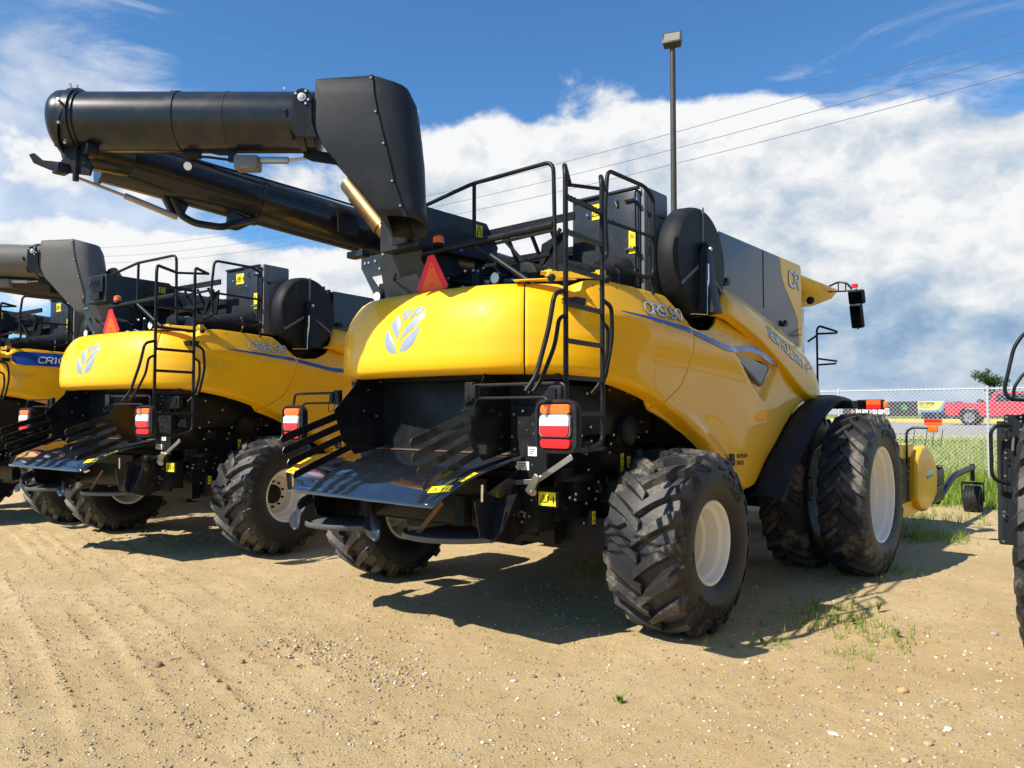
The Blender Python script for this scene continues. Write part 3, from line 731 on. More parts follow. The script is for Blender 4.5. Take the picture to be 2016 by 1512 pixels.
    for x, z in ((1.1, 3.7), (1.17, 3.12), (.8, 3.8), (.7, 3.4)): mb.lathe([(.0, .012), (.008, .012), (.008, 0)], o=(x, .075, z), axis=(0, -1, 0), n=8)
    mb.build('door_bolt', M['chrome'], dr, smooth=40)
    sticker(K, (.93, .092, 3.82), (1, 0, 0), (0, 0, 1), .17, .15, 'warn'); sticker(K, (1.30, .072, 3.47), (1, 0, 0), (0, 0, 1), .07, .22, 'warn')
    mb = MB(); mb.box((1.375, .36, 3.5), (.05, .46, 1.0), ch=.024)
    for z in (3.85, 3.55, 3.22): 
        mb.box((1.403, .36, z), (.02, .34, .25 if z < 3.8 else .2), ch=.009)
    mb.build('grey_side_cover', M['greyp'], K, smooth=40)
    mb = MB(); mb.sphere((1.39, .22, 3.75), .055, sc=(.3, 1, 1)); mb.build('cover_handle', M['ink'], K)
    # --------------------------- air intake
    mb = MB(); pts = smooth_path([(1.08, -.80, 3.03), (1.09, -.35, 3.08), (1.12, .0, 3.14), (1.16, .28, 3.19), (1.20, .50, 3.13), (1.22, .66, 2.98), (1.22, .72, 2.8)], 5); rd = np.interp(np.arange(len(pts)), [0, 5, 10, 15, 20, 25, 30], [.13, .155, .185, .225, .215, .16, .10])
    mb.tube(pts, .15, 28, radii=list(rd))
    for i in range(14):
        y = -.72 + i * .035; mb.lathe([(0, .148), (.008, .152), (.016, .148)], o=(1.085, y, 3.05 + (y + .7) * .06), axis=(0, 1, .08), n=24)
    mb.build('air_intake_pipe', M['plastic'], K, smooth=50)
    mb = MB()
    for y, r in ((-.14, .172),): mb.lathe([(0, r), (.0, r + .006), (.02, r + .006), (.02, r)], o=(1.11, y, 3.11), axis=(0, 1, 0), n=28)
    mb.lathe([(0, .142), (0, .148), (.02, .148), (.02, .142)], o=(.78, -.66, 3.06), axis=(0, 1, 0), n=28)
    mb.build('hose_clamp', M['chrome'], K)
    mb = MB(); mb.lathe([(0, 0), (0, .06), (.012, .062), (.014, .12), (0.02, .14), (.16, .142), (.17, .13), (.6, .13)], o=(.78, -.90, 3.06), axis=(0, 1, 0), n=32)
    mb.build('air_cleaner', M['plastic'], K, smooth=40)
    # --------------------------- engine deck and clutter
    mb = MB(); mb.box((0, .1, 2.78), (2.9, 2.3, .06)); mb.box((0, 2.2, 2.2), (2.8, 3.4, 1.2)); mb.box((0, -.05, 2.40), (2.6, 2.1, .5))
    mb.box((-.1, .55, 3.05), (1.5, .7, .5), ch=.03)
    mb.build('engine_deck', M['satin'], K, smooth=30)
    mb = MB(); rr_ = random.Random(3)
    mb.box((-.45, .15, 3.1), (.7, .5, .42), ch=.03); mb.box((.2, -.35, 2.98), (.4, .4, .28), ch=.02)
    mb.tube([(-.9, -.6, 3.05), (-.3, -.7, 3.2), (.1, -.6, 3.1), (.3, .2, 3.25)], .045, 10, fr=.2)
    mb.tube([(.25, -.9, 2.95), (.25, -.9, 3.16)], .055, 14); mb.tube([(.32, -.72, 2.9), (.32, -.72, 3.12)], .06, 14)
    for i in range(46):
        p = Vector((rr_.uniform(-1.1, .95), rr_.uniform(-1.05, .2), rr_.uniform(2.88, 3.22)))
        q = p + Vector((rr_.uniform(-.4, .4), rr_.uniform(-.25, .25), rr_.uniform(-.2, .2)))
        k = rr_.random()
        if k < .6: mb.tube([p, (p + q) / 2 + Vector((0, 0, rr_.uniform(-.1, .12))), q], rr_.uniform(.006, .02), 6, fr=.1)
        else: mb.box(p, (rr_.uniform(.05, .2), rr_.uniform(.05, .2), rr_.uniform(.04, .15)), ch=.006)
    mb.build('engine', M['satin'], K, smooth=40)
    mb = MB()
    for i in range(26):
        p = Vector((rr_.uniform(-1.0, .9), rr_.uniform(-1.1, -.6), rr_.uniform(2.93, 3.2)))
        mb.lathe([(0, .012), (.012, .012), (.012, 0)], o=p, axis=(rr_.uniform(-1, 1), -1, rr_.uniform(-.3, .8)), n=8)
    mb.tube([(.05, -1.0, 2.96), (.2, -1.05, 3.02), (.34, -1.05, 2.98)], .012, 8); mb.box((-.02, -1.0, 3.0), (.08, .05, .05)); mb.sphere((.2, -1.02, 2.98), .035)
    mb.build('engine_fittings', M['zinc'], K, smooth=40)
    mb = MB(); mb.lathe([(0, .045), (.03, .045), (.034, .03), (.034, 0)], o=(.20, -1.12, 3.33), axis=(0, 0, 1), n=16); mb.build('fluid_cap', M['blue'], K)
    for x, y, z in ((.61, -1.05, 3.05), (-.86, -1.12, 3.02)):
        mb = MB(); mb.lathe([(0, .055), (.05, .06), (.06, .05)], o=(x, y + .03, z), axis=(0, -1, 0), n=24); w = mb.build('work_light', M['plastic'], K)
        mb = MB(); mb.lathe([(.062, .048), (.066, .03), (.068, 0)], o=(x, y + .03, z), axis=(0, -1, 0), n=24); mb.build('lamp_glass', M['lamp'], w)
    # big cover box on the left of the deck
    mb = MB(); mb.prism([(-1.25, 3.42), (-.18, 3.42), (-.12, 3.58), (-.30, 3.80), (-1.25, 3.80)], lambda u, v, k: Vector((-.70 - (0), u, v)) if k == 0 else Vector((-.17, u, v)), 1)
    mb.prism([(-1.0, 3.0), (-.25, 3.0), (-.2, 3.42), (-1.1, 3.42)], lambda u, v, k: Vector((-.9, u, v)) if k == 0 else Vector((-.28, u, v)), 1)
    bx = mb.build('tank_cover_box', M['slate'], K, smooth=20, bevel=.006)
    mb = MB()
    for i in range(3): mb.tube([(-.3 - i * .08, -1.27, 3.74), (-.32 - i * .08, -1.32, 3.62), (-.22 - i * .06, -1.29, 3.55)], .008, 6, fr=.05)
    mb.box((-.36, -1.27, 3.66), (.30, .02, .22)); mb.box((-.36, -1.29, 3.5), (.22, .03, .1)); mb.build('cover_linkage', M['satin'], bx)
    sticker(K, (-.168, -.42, 3.70), (0, 1, 0), (0, 0, 1), .10, .12, 'warn')
    # --------------------------- platform rails
    mb = MB()
    mb.tube([(-.42, -1.1, 3.80), (.41, -1.15, 3.90), (1.31, -1.17, 3.905), (1.33, -1.17, 3.0)], .0175, 10, fr=.09)
    mb.tube([(.43, -1.15, 3.89), (.44, -1.16, 3.36)], .0175, 10)
    mb.tube([(-.02, -1.2, 3.345), (1.31, -1.17, 3.39)], .03, 12); mb.tube([(.50, -1.19, 3.33), (1.05, -1.15, 2.96)], .024, 10)
    mb.tube([(-.02, -1.2, 3.345), (-.16, -1.22, 3.34), (-.2, -1.15, 3.28), (-.14, -1.1, 3.24)], .02, 8, fr=.05)
    mb.build('platform_rail', M['satin'], K, smooth=50)
    mb = MB()
    mb.tube([(1.62, -1.02, 3.06), (1.60, -.83, 3.14), (1.6, -.86, 3.50), (1.6, -.82, 3.86), (1.6, -.21, 3.865), (1.6, -.06, 3.79), (1.6, -.07, 3.10), (1.6, -.2, 3.06), (1.6, -.74, 3.10)], .0175, 10, fr=.07)
    mb.tube([(1.6, -.85, 3.44), (1.6, -.06, 3.44)], .015, 8); mb.tube([(1.6, -.08, 3.08), (1.6, -.08, 2.93)], .0175, 8)
    mb.build('side_rail', M['satin'], K, smooth=50)
    # --------------------------- ladder
    lad = MB()
    a = (1.87, -1.79); b = (1.82, -1.25)
    for (x, y), s in ((a, -1), (b, 1)):
        x0 = x - .35 if s < 0 else x - .22
        lad.tube([(x - (.28 if s < 0 else .16), y + (.45 if s < 0 else .3), 3.62 if s < 0 else 3.66), (x - .03, y + .03, 3.62 if s < 0 else 3.68), (x, y, 3.55 if s < 0 else 3.62), (x, y, 1.66), ((a[0] + b[0]) / 2, (a[1] + b[1]) / 2, 1.60)], .0185, 10, fr=.07)
    lad.tube([(a[0] - .28, a[1] + .45, 3.62), (b[0] - .16, b[1] + .3, 3.66)], .015, 8)
    lad.build('ladder', M['satin'], K, smooth=50); ladder = [o for o in K.children if o.name.startswith('ladder')][-1]
    for z in (3.38, 3.135, 2.885, 2.63, 2.375, 2.12, 1.87, 1.615):
        mb = MB(); mb.bar((a[0], a[1], z), (b[0], b[1], z), .028, .028)
        for i in range(12):
            s = (i + .5) / 12; mb.box((a[0] + (b[0] - a[0]) * s, a[1] + (b[1] - a[1]) * s, z + .016), (.03, .018, .006))
        mb.build('rung', M['satin'], ladder, smooth=0)
    for (x, y), s in ((a, -1), (b, 1)):
        mb = MB()
        o1 = (x, y + s * .015, 2.72)
        mb.tube([o1, (x, y + s * .13, 2.69), (x - .02, y + s * .17, 2.45), (x - .06, y + s * (.26 if s < 0 else .12), 2.12), (x - .10, y + s * (.32 if s < 0 else .02), 2.02)], .017, 8, fr=.08)
        mb.tube([(x, y + s * .015, 2.55), (x, y + s * .08, 2.52), (x - .02, y + s * .10, 2.34), (x - .06, y + s * (.2 if s < 0 else .06), 2.10), (x - .10, y + s * (.24 if s < 0 else .0), 2.02)], .015, 8, fr=.06)
        mb.build('grab_handle', M['satin'], ladder, smooth=50)
    mb = MB()
    mb.bar((.95, -1.22, 2.965), (1.42, -1.02, 2.965), .10, .012); mb.bar((1.28, -1.30, 2.985), (1.66, -.98, 2.965), .12, .012)
    mb.bar((1.40, -1.36, 2.95), (1.72, -1.06, 2.945), .012, .05)
    mb.box((1.36, -1.28, 2.975), (.07, .07, .05)); mb.box((1.69, -1.07, 2.965), (.06, .06, .05))
    mb.build('ladder_mount', M['yflat'], K, smooth=20, bevel=.003)
    mb = MB(); mb.lathe([(0, .028), (.04, .032), (.055, .02), (.055, 0)], o=(1.42, -1.34, 2.93), axis=(.5, -1, -.4), n=14); mb.build('rubber_buffer', M['plastic'], K); mb = MB(); mb.lathe([(0, .028), (.04, .032), (.055, .02), (.055, 0)], o=(1.74, -1.08, 2.92), axis=(.9, -.6, -.4), n=14)
    mb.build('rubber_buffer', M['plastic'], K)
    # --------------------------- beacon, slow vehicle triangle
    mb = MB(); mb.lathe([(0, .06), (.012, .055), (.03, .04)], o=(.05, -1.21, 3.38), axis=(0, 0, 1), n=24); bc = mb.build('beacon', M['plastic'], K)
    mb = MB(); mb.lathe([(.03, .052), (.085, .049), (.10, .03), (.10, 0)], o=(.05, -1.21, 3.38), axis=(0, 0, 1), n=24); mb.build('beacon_lens', M['lora'], bc)
    mb = MB(); c0 = Vector((.06, -1.30, 3.12))
    T1 = [(-.20, -.125), (-.165, -.155), (.165, -.155), (.20, -.125), (.035, .165), (-.035, .165)]
    f3 = lambda u, v, k: c0 + Vector((u, -k - .05 * (v), v))
    mb.prism(T1, f3, .004); sm_ = mb.build('slow_vehicle_triangle', M['refl'], K, smooth=0)
    mb = MB(); mb.prism([(-.142, -.148), (.142, -.148), (0, .115)], lambda u, v, k: f3(u, v, .0045 + k), .001); mb.build('triangle_face', M['smvo'], sm_, smooth=0)
    mb = MB()
    for z in (.06, -.10): mb.lathe([(0, .009), (.006, .009), (.006, 0)], o=f3(0, z, .006), axis=(0, -1, 0), n=8)
    mb.build('triangle_bolt', M['refl'], sm_)
    # --------------------------- auger cradle
    mb = MB(); f4 = lambda u, v, k: Vector((u, -.92 + k, v))
    mb.prism([(-1.35, 3.50), (-.95, 3.52), (-.93, 3.42), (-.93, 3.34), (-.86, 3.30), (-1.22, 3.29), (-1.0, 3.05), (-1.12, 3.02), (-1.37, 3.38)], f4, .012)
    mb.prism([(-.95, 3.52), (-.55, 3.54), (-.52, 3.30), (-.78, 3.06), (-.90, 3.06), (-.80, 3.16), (-.71, 3.30), (-.86, 3.30), (-.93, 3.34), (-.72, 3.36), (-.72, 3.44), (-.93, 3.42)], f4, .012)
    mb.box((-1.5, -.86, 3.57), (.26, .12, .07), ch=.01); mb.box((-1.38, -.7, 3.45), (.05, .4, .12))
    cr = mb.build('auger_cradle', M['slate'], K, smooth=0)
    mb = MB()
    for x, z in ((-1.31, 3.44), (-1.25, 3.44), (-1.15, 3.445), (-1.03, 3.5), (-1.08, 3.36), (-.7, 3.36), (-.95, 3.1), (-1.05, 3.07)): mb.lathe([(0, .014), (.012, .014), (.012, 0)], o=(x, -.921, z), axis=(0, -1, 0), n=10)
    mb.build('cradle_bolt', M['zinc'], cr)
    # --------------------------- exhaust
    mb = MB(); mb.tube([(-1.60, -.92, 4.33), (-1.0, -.9, 3.72), (-.72, -.88, 3.50), (-.45, -.75, 3.40), (-.3, -.4, 3.35)], .095, 20, fr=.1, caps=False)
    mb.tube([(-1.46, -.92, 4.19), (-1.05, -.9, 3.77)], .105, 20, caps=False); mb.box((-.66, -.9, 3.46), (.3, .24, .16), ch=.03)
    mb.build('exhaust_stack', M['exh'], K, smooth=50)
    # --------------------------- unloading auger
    A = Vector((-2.22, -3.2, 4.18)); B = Vector((-1.31, 1.6, 3.64)); D = (B - A).normalized()
    low = MB(); low.tube([A, B], .232, 40)
    for s, e in ((.0, .02), (1.42, .015), (2.62, .014), (3.45, .02)): low.lathe([(0, .233), (0, .233 + e), (.03, .233 + e), (.03, .233)], o=A + D * s, axis=D, n=40)
    lo = low.build('lower_auger_tube', M['pipe'], K, smooth=50)
    mb = MB(); side = D.cross(Vector((0, 0, 1))).normalized()
    for dx in (0,): 
        pp = [(-2.06, -2.62, 3.90), (-2.04, -2.54, 3.74), (-1.98, -2.44, 3.68), (-1.90, -2.22, 3.67), (-1.86, -2.08, 3.72), (-1.84, -1.88, 3.80)]
        mb.tube(pp, .035, 8, fr=.05)
        mb.prism([(0, 0), (.28, -.03), (.22, -.17), (.10, -.17)], lambda u, v, k: Vector((-2.12 + k, -2.72 + u, 3.92 + v)), .05)
        mb.prism([(0, 0), (.5, -.05), (.30, -.08), (.10, -.20), (-.02, -.2)], lambda u, v, k: Vector((-1.96 + k, -2.12 + u, 3.88 + v)), .05)
    mb.build('fold_bracket', M['pipe'], lo, smooth=40, bevel=.004)
    mb = MB(); mb.tube([(-1.98, -3.50, 3.87), (-1.95, -3.1, 3.79)], .014, 8); mb.build('cylinder_rod', M['steel'], lo)
    mb = MB(); mb.tube([(-1.95, -3.1, 3.79), (-1.97, -2.62, 3.70)], .028, 12); mb.build('fold_cylinder', M['steel'], lo)
    mb = MB(); mb.tube([(-2.00, -2.9, 4.29), (-1.8, -2.0, 4.22), (-1.6, -1.2, 4.13), (-1.45, -.5, 4.05)], .012, 6, fr=.1)
    mb.prism([(-.12, -.09), (.12, -.11), (.15, 0), (.1, .1), (-.13, .11)], lambda u, v, k: Vector((-1.52 + k + .04 * u, -1.0 + u, 3.87 + v)), .02)
    mb.build('auger_hose', M['satin'], lo, smooth=40)
    a_ = Vector((math.cos(yaw), math.sin(yaw), 0)); b_ = Vector((-math.sin(yaw), math.cos(yaw), 0))
    O = Vector((-1.93, -3.60, 4.29))     # folded outer tube
    up = MB(); up.tube([O + a_ * .06, O + a_ * 2.10], .245, 48)
    for s, e, w in ((0.02, .012, .16), (.10, .028, .05), (.93, .008, .05), (1.38, .003, .01), (1.98, .02, .05)): up.lathe([(0, .245), (0, .245 + e), (w, .245 + e), (w, .245)], o=O + a_ * s, axis=a_, n=48)
    upo = up.build('upper_auger_tube', M['pipe'], K, smooth=50)
    # elbow at the fold
    mb = MB(); mb.lathe([(-.06, 0), (-.06, .18), (-.035, .235), (0, .256), (.05, .258), (.14, .252)], o=O, axis=a_, n=48)
    mb.lathe([(0, .262), (-.0, .278), (.03, .278), (.03, .262)], o=O + a_ * .09 - Vector((0, 0, .02)), axis=(a_ + Vector((0, 0, -.35))), n=48)
    mb.tube([O + a_ * .05 + Vector((0, 0, -.2)), A + Vector((.25, .1, -.05))], .16, 20)
    mb.build('auger_elbow', M['pipe'], upo, smooth=50)
    mb = MB()
    for i, an in enumerate((60, 80, 100, 150, 185, 215, 240, 262, 285)):
        d = Vector((0, 0, 1)) * math.sin(R(an)) - b_ * math.cos(R(an)) * (1 if an > 120 else 1)
        d = Vector((0, 0, 1)) * math.cos(R(an - 75)) - b_ * math.sin(R(an - 75))
        mb.tube([O + a_ * (.10 + .002 * i) + d * .25, O + a_ * (.10 + .002 * i) + d * .31], .011, 8)
    mb.build('elbow_bolt', M['zinc'], upo)
    mb = MB(); hp = lambda u, v: O + a_ * u + Vector((0, 0, v)) - b_ * .10
    pol = [(-.24, -.30), (-.20, -.285), (-.13, -.345), (.02, -.36), (.06, -.31), (.02, -.22), (.10, -.19), (.22, -.30), (.28, -.40), (.26, -.47), (.02, -.44), (-.08, -.42), (-.20, -.37)]
    mb.prism(pol, lambda u, v, k: hp(u, v) + b_ * k, .03)
    mb.tube([hp(.01, -.10) - b_ * .02, hp(.01, -.24) - b_ * .02], .026, 10); mb.tube([hp(.15, -.22), hp(.15, -.52)], .024, 10); mb.box(hp(.03, -.42), (.12, .1, .08), ch=.01)
    mb.sphere(hp(.01, -.08) - b_ * .03, .028); mb.box(hp(.26, -.27), (.14, .1, .09), ch=.01)
    mb.build('hinge_hook', M['satin'], upo, smooth=40, bevel=.003)
    mb = MB(); q = lambda u, v, w=0: O + a_ * u + Vector((0, 0, v)) - b_ * w
    mb.box(q(1.52, -.345), (.20, .14, .12), Matrix((a_, b_, (0, 0, 1))).transposed(), ch=.02); mb.build('spout_actuator', M['greyp'], upo, smooth=40)
    mb = MB(); mb.box(q(1.68, -.315), (.36, .05, .05), Matrix((a_, b_, (0, 0, 1))).transposed(), ch=.01); mb.tube([q(1.85, -.315), q(2.0, -.30)], .012, 8); mb.build('actuator_rod', M['steel'], upo, smooth=40)
    mb = MB(); Mx = Matrix((a_, b_, (0, 0, 1))).transposed()
    mb.prism([(1.12, -.235), (1.42, -.235), (1.42, -.33), (1.36, -.33), (1.36, -.27), (1.28, -.27)], lambda u, v, k: q(u, v, .02) + b_ * k, .04)
    mb.prism([(1.98, -.29), (2.02, -.23), (2.30, -.27), (2.40, -.36), (2.32, -.36), (2.05, -.32)], lambda u, v, k: q(u, v, .02) + b_ * k, .04)
    mb.tube([q(1.05, -.28), q(1.2, -.29), (q(1.42, -.32))], .012, 6); mb.box(q(1.06, -.27), (.14, .06, .06), Mx, ch=.01)
    mb.tube([q(1.88, .20), q(1.90, .0, .245), q(1.94, -.2, .16)], .02, 8)
    mb.build('actuator_bracket', M['satin'], upo, smooth=30, bevel=.003)
    mb = MB(); mb.lathe([(0, .038), (.04, .042), (.05, .036)], o=q(1.04, -.36, .0), axis=(-b_ + Vector((0, 0, -.4))), n=20); wl = mb.build('work_light', M['plastic'], upo)
    mb = MB(); mb.lathe([(.051, .034), (.053, 0)], o=q(1.04, -.36, .0), axis=(-b_ + Vector((0, 0, -.4))), n=20); mb.build('lamp_glass', M['lamp'], wl)
    # pivot plate
    mb = MB()
    pv = []
    for i in range(13):
        an = R(180 * i / 12); pv.append((2.04 + .075 * math.cos(an), .10 + .075 * math.sin(an)))
    mb.prism(pv + [(1.965, -.12), (2.0, -.22), (2.16, -.22), (2.12, -.1)], lambda u, v, k: q(u, v, .262) - b_ * k * 1.0, .016)
    mb.build('pivot_plate', M['satin'], upo, smooth=20, bevel=.003)
    mb = MB(); mb.lathe([(0, .034), (.008, .034), (.010, .02), (.02, .014), (.02, 0)], o=q(2.04, .10, .28), axis=-b_, n=20)
    for du, dv in ((-.05, .03), (.03, .05), (.03, -.05), (-.14, .07), (.05, -.02)): mb.lathe([(0, .010), (.01, .010), (.01, 0)], o=q(2.04 + du, .10 + dv, .278), axis=-b_, n=8)
    mb.build('pivot_bolt', M['zinc'], upo)
    # spout: loft of horizontal D-shaped sections
    px = .00422
    rows = [(180, 636, 742, 778, .20), (186, 636, 742, 808, .235), (215, 636, 745, 822, .25), (250, 634, 752, 828, .255), (290, 637, 762, 833, .255), (310, 650, 767, 835, .25), (335, 672, 773, 838, .245), (380, 710, 783, 840, .225), (430, 750, 798, 842, .205), (458, 770, 808, 845, .19)]
    secs = []
    for (py, xl, xs, xr_, bb) in rows:
        z0 = 4.57 - (py - 180) * px
        L = lambda x: (x - 130) * px
        sec = [(L(xl), -bb), (L(xl) + .04, -bb - .006), (L(xs), -bb - .012)]
        xs_, xe = L(xs) + .004, L(xr_)
        for i in range(0, 11):
            an = math.pi * i / 10; sec.append((xs_ + (xe - xs_) * math.sin(an) ** .8, -(bb + .012) * math.cos(an)))
        sec += [(L(xs), bb), (L(xl) + .04, bb), (L(xl), bb)]
        row = []
        for u, v in sec:
            zz = z0
            if py <= 186: zz += (.028 if py == 180 else .012) * max(0, min(1, (u - L(xl)) / (L(xs) - L(xl)))) * (1 - .9 * max(0, (u - L(xs)) / (xe - L(xs) + 1e-6)))
            if py >= 430: zz += ((-v / .25) * .055 + .02 * (1 - (u - L(xl)) / (xe - L(xl)))) * (1 if py > 440 else .3)
            row.append(O + a_ * u + b_ * v + Vector((0, 0, zz - O.z)))
        secs.append(row)
    mb = MB(); mb.grid(secs); n0 = len(secs[0])
    mb.add(secs[0], [tuple(range(n0))])
    for i in range(len(secs) - 1): mb.add([secs[i][0], secs[i + 1][0], secs[i + 1][-1], secs[i][-1]], [(0, 1, 2, 3)])
    sp = mb.build('spout', M['spout'], upo, smooth=40, solid=.012)
    mb = MB()
    for i in range(len(rows) - 1):
        p0, p1 = secs[i][2], secs[i + 1][2]; mb.bar(p0 - b_ * .008, p1 - b_ * .008, .03, .008, up=b_)
    mb.build('spout_seam', M['spout'], sp, smooth=0)
    mb = MB()
    for i in (1, 3, 5, 7, 8):
        mb.lathe([(0, .008), (.008, .008), (.008, 0)], o=secs[i][2] - b_ * .012, axis=-b_, n=8)
    mb.build('spout_bolt', M['zinc'], sp)
    # --------------------------- straw chute at the rear
    mb = MB()
    PZ = lambda y: float(np.interp(y, [-2.12, -1.95, -1.78, -1.62, -1.45, -1.12], [1.165, 1.285, 1.375, 1.43, 1.465, 1.53]))
    pl_ = [(-.97, -2.07), (.885, -2.10), (1.0, -1.66), (1.0, -1.17), (-1.04, -1.12), (-1.42, -1.45), (-1.28, -1.88)]
    G = []
    for i in range(25):
        v = -2.10 + (2.10 - 1.14) * i / 24; lo = float(np.interp(v, [-2.10, -2.07, -1.88, -1.45, -1.12], [-.96, -.97, -1.28, -1.42, -1.04])); hi = float(np.interp(v, [-2.10, -1.66, -1.17], [.885, 1.0, 1.0]))
        G.append([Vector((lo + (hi - lo) * j / 12, v + (.03 * (1 - j / 12) if i == 0 else 0), PZ(v))) for j in range(13)])
    mb.grid(G); pt_ = mb.build('discharge_plate', M['plate'], K, smooth=50, solid=.006)
    mb = MB()
    f5 = lambda y, z, k: Vector((k, y, z))
    mb.add([(-.92, -1.12, 1.525), (.92, -1.12, 1.525), (.92, -.80, 1.84), (-.92, -.80, 1.84), (.92, -.60, 2.22), (-.92, -.60, 2.22)], [(0, 1, 2, 3), (3, 2, 4, 5)])
    mb.build('chute_ramp', M['ramp'], K, smooth=0, solid=.01)
    mb = MB(); mb.box((-.08, -1.0, 1.17), (2.2, .03, .62)); mb.build('rear_panel', M['deep'], K, smooth=0)
    mb = MB(); mb.bar((-.95, -1.125, 1.535), (.95, -1.14, 1.532), .02, .008); mb.bar((-.92, -.97, 1.68), (.92, -.97, 1.68), .010, .006); mb.build('ramp_strip', M['rust'], K, smooth=0)
    for s in (1, -1):
        X0 = .80 * s
        mb = MB()
        wall = [(-.5, 2.28), (-1.40, 2.28), (-1.46, 2.14), (-1.70, 1.90), (-1.60, 1.62), (-1.45, 1.49), (-1.1, 1.56), (-.5, 1.85)]
        mb.prism(wall, lambda y, z, k: Vector((X0 + s * k, y, z)), .006)
        for (y0, z0, y1, z1, w) in ((-1.62, 1.865, -2.25, 1.655, .072), (-1.60, 1.765, -2.23, 1.55, .068), (-1.56, 1.665, -2.18, 1.445, .066), (-1.50, 1.565, -2.12, 1.335, .066)):
            mb.prism([(y0, z0 + w / 2), (y1 + .01, z1 + w / 2), (y1 - .01, z1), (y1 + .005, z1 - w / 2), (y0, z0 - w / 2)], lambda y, z, k: Vector((X0 + s * (k + .006), y, z)), .008)
        mb.build('chute_side_wall', M['black'], K, smooth=0, bevel=.0015)
        mb = MB()
        for y, z in ((-1.3, 2.1), (-1.2, 1.85), (-.95, 2.2), (-.9, 1.9), (-1.35, 1.9), (-1.15, 2.18), (-.8, 2.1)): mb.lathe([(0, .010), (.008, .010), (.008, 0)], o=(X0 - s * .0, y, z), axis=(-s, 0, 0), n=8)
        mb.build('wall_bolt', M['zinc'], K)
    # stickers on the plate
    for (x, y, w, h, rot) in ((.80, -1.93, .20, .085, 12), (.93, -1.76, .05, .16, -12), (-1.20, -1.85, .18, .085, -8), (-1.30, -1.66, .05, .16, 12)):
        sl = (PZ(y + .05) - PZ(y - .05)) / .1; nrm = Vector((0, -sl, 1)).normalized(); vv = Vector((0, 1, sl)).normalized(); uu = Vector((1, 0, 0))
        d1 = uu * math.cos(R(rot)) + vv * math.sin(R(rot)); d2 = nrm.cross(d1)
        sticker(K, Vector((x, y, PZ(y) + .004)), d1, d2, w, h, 'warn')
    # --------------------------- chopper/spreader below
    def pan(name, ang0, cx_, cy_):
        mb = MB(); n = 22; G = []
        for i in range(n + 1):
            a = R(ang0 + 150 * i / n); ca, sa = math.cos(a), math.sin(a); r = .50
            G.append([Vector((cx_ + ca * .10, cy_ + sa * .10, .93)), Vector((cx_ + ca * (r - .03), cy_ + sa * (r - .03), .86)), Vector((cx_ + ca * r, cy_ + sa * r, .85)), Vector((cx_ + ca * r, cy_ + sa * r, .89)), Vector((cx_ + ca * (r + .012), cy_ + sa * (r + .012), .885)), Vector((cx_ + ca * (r + .012), cy_ + sa * (r + .012), .845))])
        mb.grid(G); return mb.build(name, M['grey'], K, smooth=35, solid=.006)
    pan('spreader_pan', 185, -.80, -1.38); pan('spreader_pan', 205, .42, -1.28)
    for (cx_, cy_, a0, a1) in ((-.98, -1.35, 175, 262), (.02, -1.30, 190, 268)):
        mb = MB(); G = []
        for i in range(17):
            s = i / 16; a = R(a0 + (a1 - a0) * s); r = .46 + .06 * s; z1 = 1.12 - .10 * s - .05 * s * s; h = .10 + .04 * s
            G.append([Vector((cx_ + r * math.cos(a), cy_ + r * math.sin(a), z1)), Vector((cx_ + (r + .02) * math.cos(a), cy_ + (r + .02) * math.sin(a), z1 - h)), Vector((cx_ + (r + .07) * math.cos(a), cy_ + (r + .07) * math.sin(a), z1 - h - .015))])
        mb.grid(G); mb.build('spreader_deflector', M['slate'], K, smooth=40, solid=.006)
    for x, s in ((-1.1, -1), (.95, 1)):
        mb = MB(); mb.prism([(-1.72, 1.20), (-1.05, 1.46), (-.85, 1.0), (-1.30, .82), (-1.66, .92)], lambda y, z, k: Vector((x + s * k + s * (-.25) * (y + 1.3) * 0, y, z)), .012)
        mb.prism([(x, 1.20), (x + s * .2, 1.25), (x + s * .12, .96), (x + s * .03, .86)], lambda u, z, k: Vector((u, -1.46 + k - .3 * (1.2 - z), z)), .02)
        mb.build('spreader_side_plate', M['black'], K, smooth=0, bevel=.002)
    mb = MB(); mb.lathe([(0, .08), (.25, .07), (.25, 0)], o=(-.8, -1.3, .92), axis=(0, 0, 1), n=16); mb.lathe([(0, .08), (.25, .07), (.25, 0)], o=(.4, -1.25, .92), axis=(0, 0, 1), n=16)
    mb.box((-.2, -1.15, 1.28), (2.0, .5, .12)); mb.build('spreader_rotor', M['satin'], K, smooth=30)
    mb = MB(); mb.prism([(0, 0), (.30, .28), (.33, .26), (.05, -.02)], lambda u, v, k: Vector((.22 + u, -1.64 + k, .885 + v)), .012); mb.build('spreader_vane', M['rust'], K, smooth=0)
    mb = MB(); mb.tube([(-1.33, -1.62, 1.17), (-1.2, -1.6, 1.18)], .025, 10); mb.tube([(.15, -1.66, 1.13), (.24, -1.63, 1.15)], .022, 10); mb.tube([(1.02, -1.7, 1.33), (1.02, -1.7, 1.2)], .01, 6); mb.build('spreader_fitting', M['chrome'], K)
    # --------------------------- lower machine body
    mb = MB()
    mb.box((-.05, -.35, 1.72), (2.3, 1.5, .95), ch=.02); mb.box((0, .2, 1.25), (2.1, 1.9, .6), ch=.02); mb.box((0, 2.0, 1.35), (2.0, 3.2, 1.3), ch=.03)
    mb.box((1.16, -.30, 1.9), (.30, 1.4, .42), ch=.01)
    mb.box((0, -1.0, 1.15), (2.2, .25, .5), ch=.01)
    mb.build('lower_body', M['satin'], K, smooth=30)
    mb = MB(); mb.box((-.05, 0, .80), (3.3, .22, .22), ch=.02); mb.box((-.05, 0, .66), (.6, .5, .14), ch=.02)
    for x in (-1.35, 1.25): mb.box((x, 0, .80), (.18, .3, .36), ch=.03)
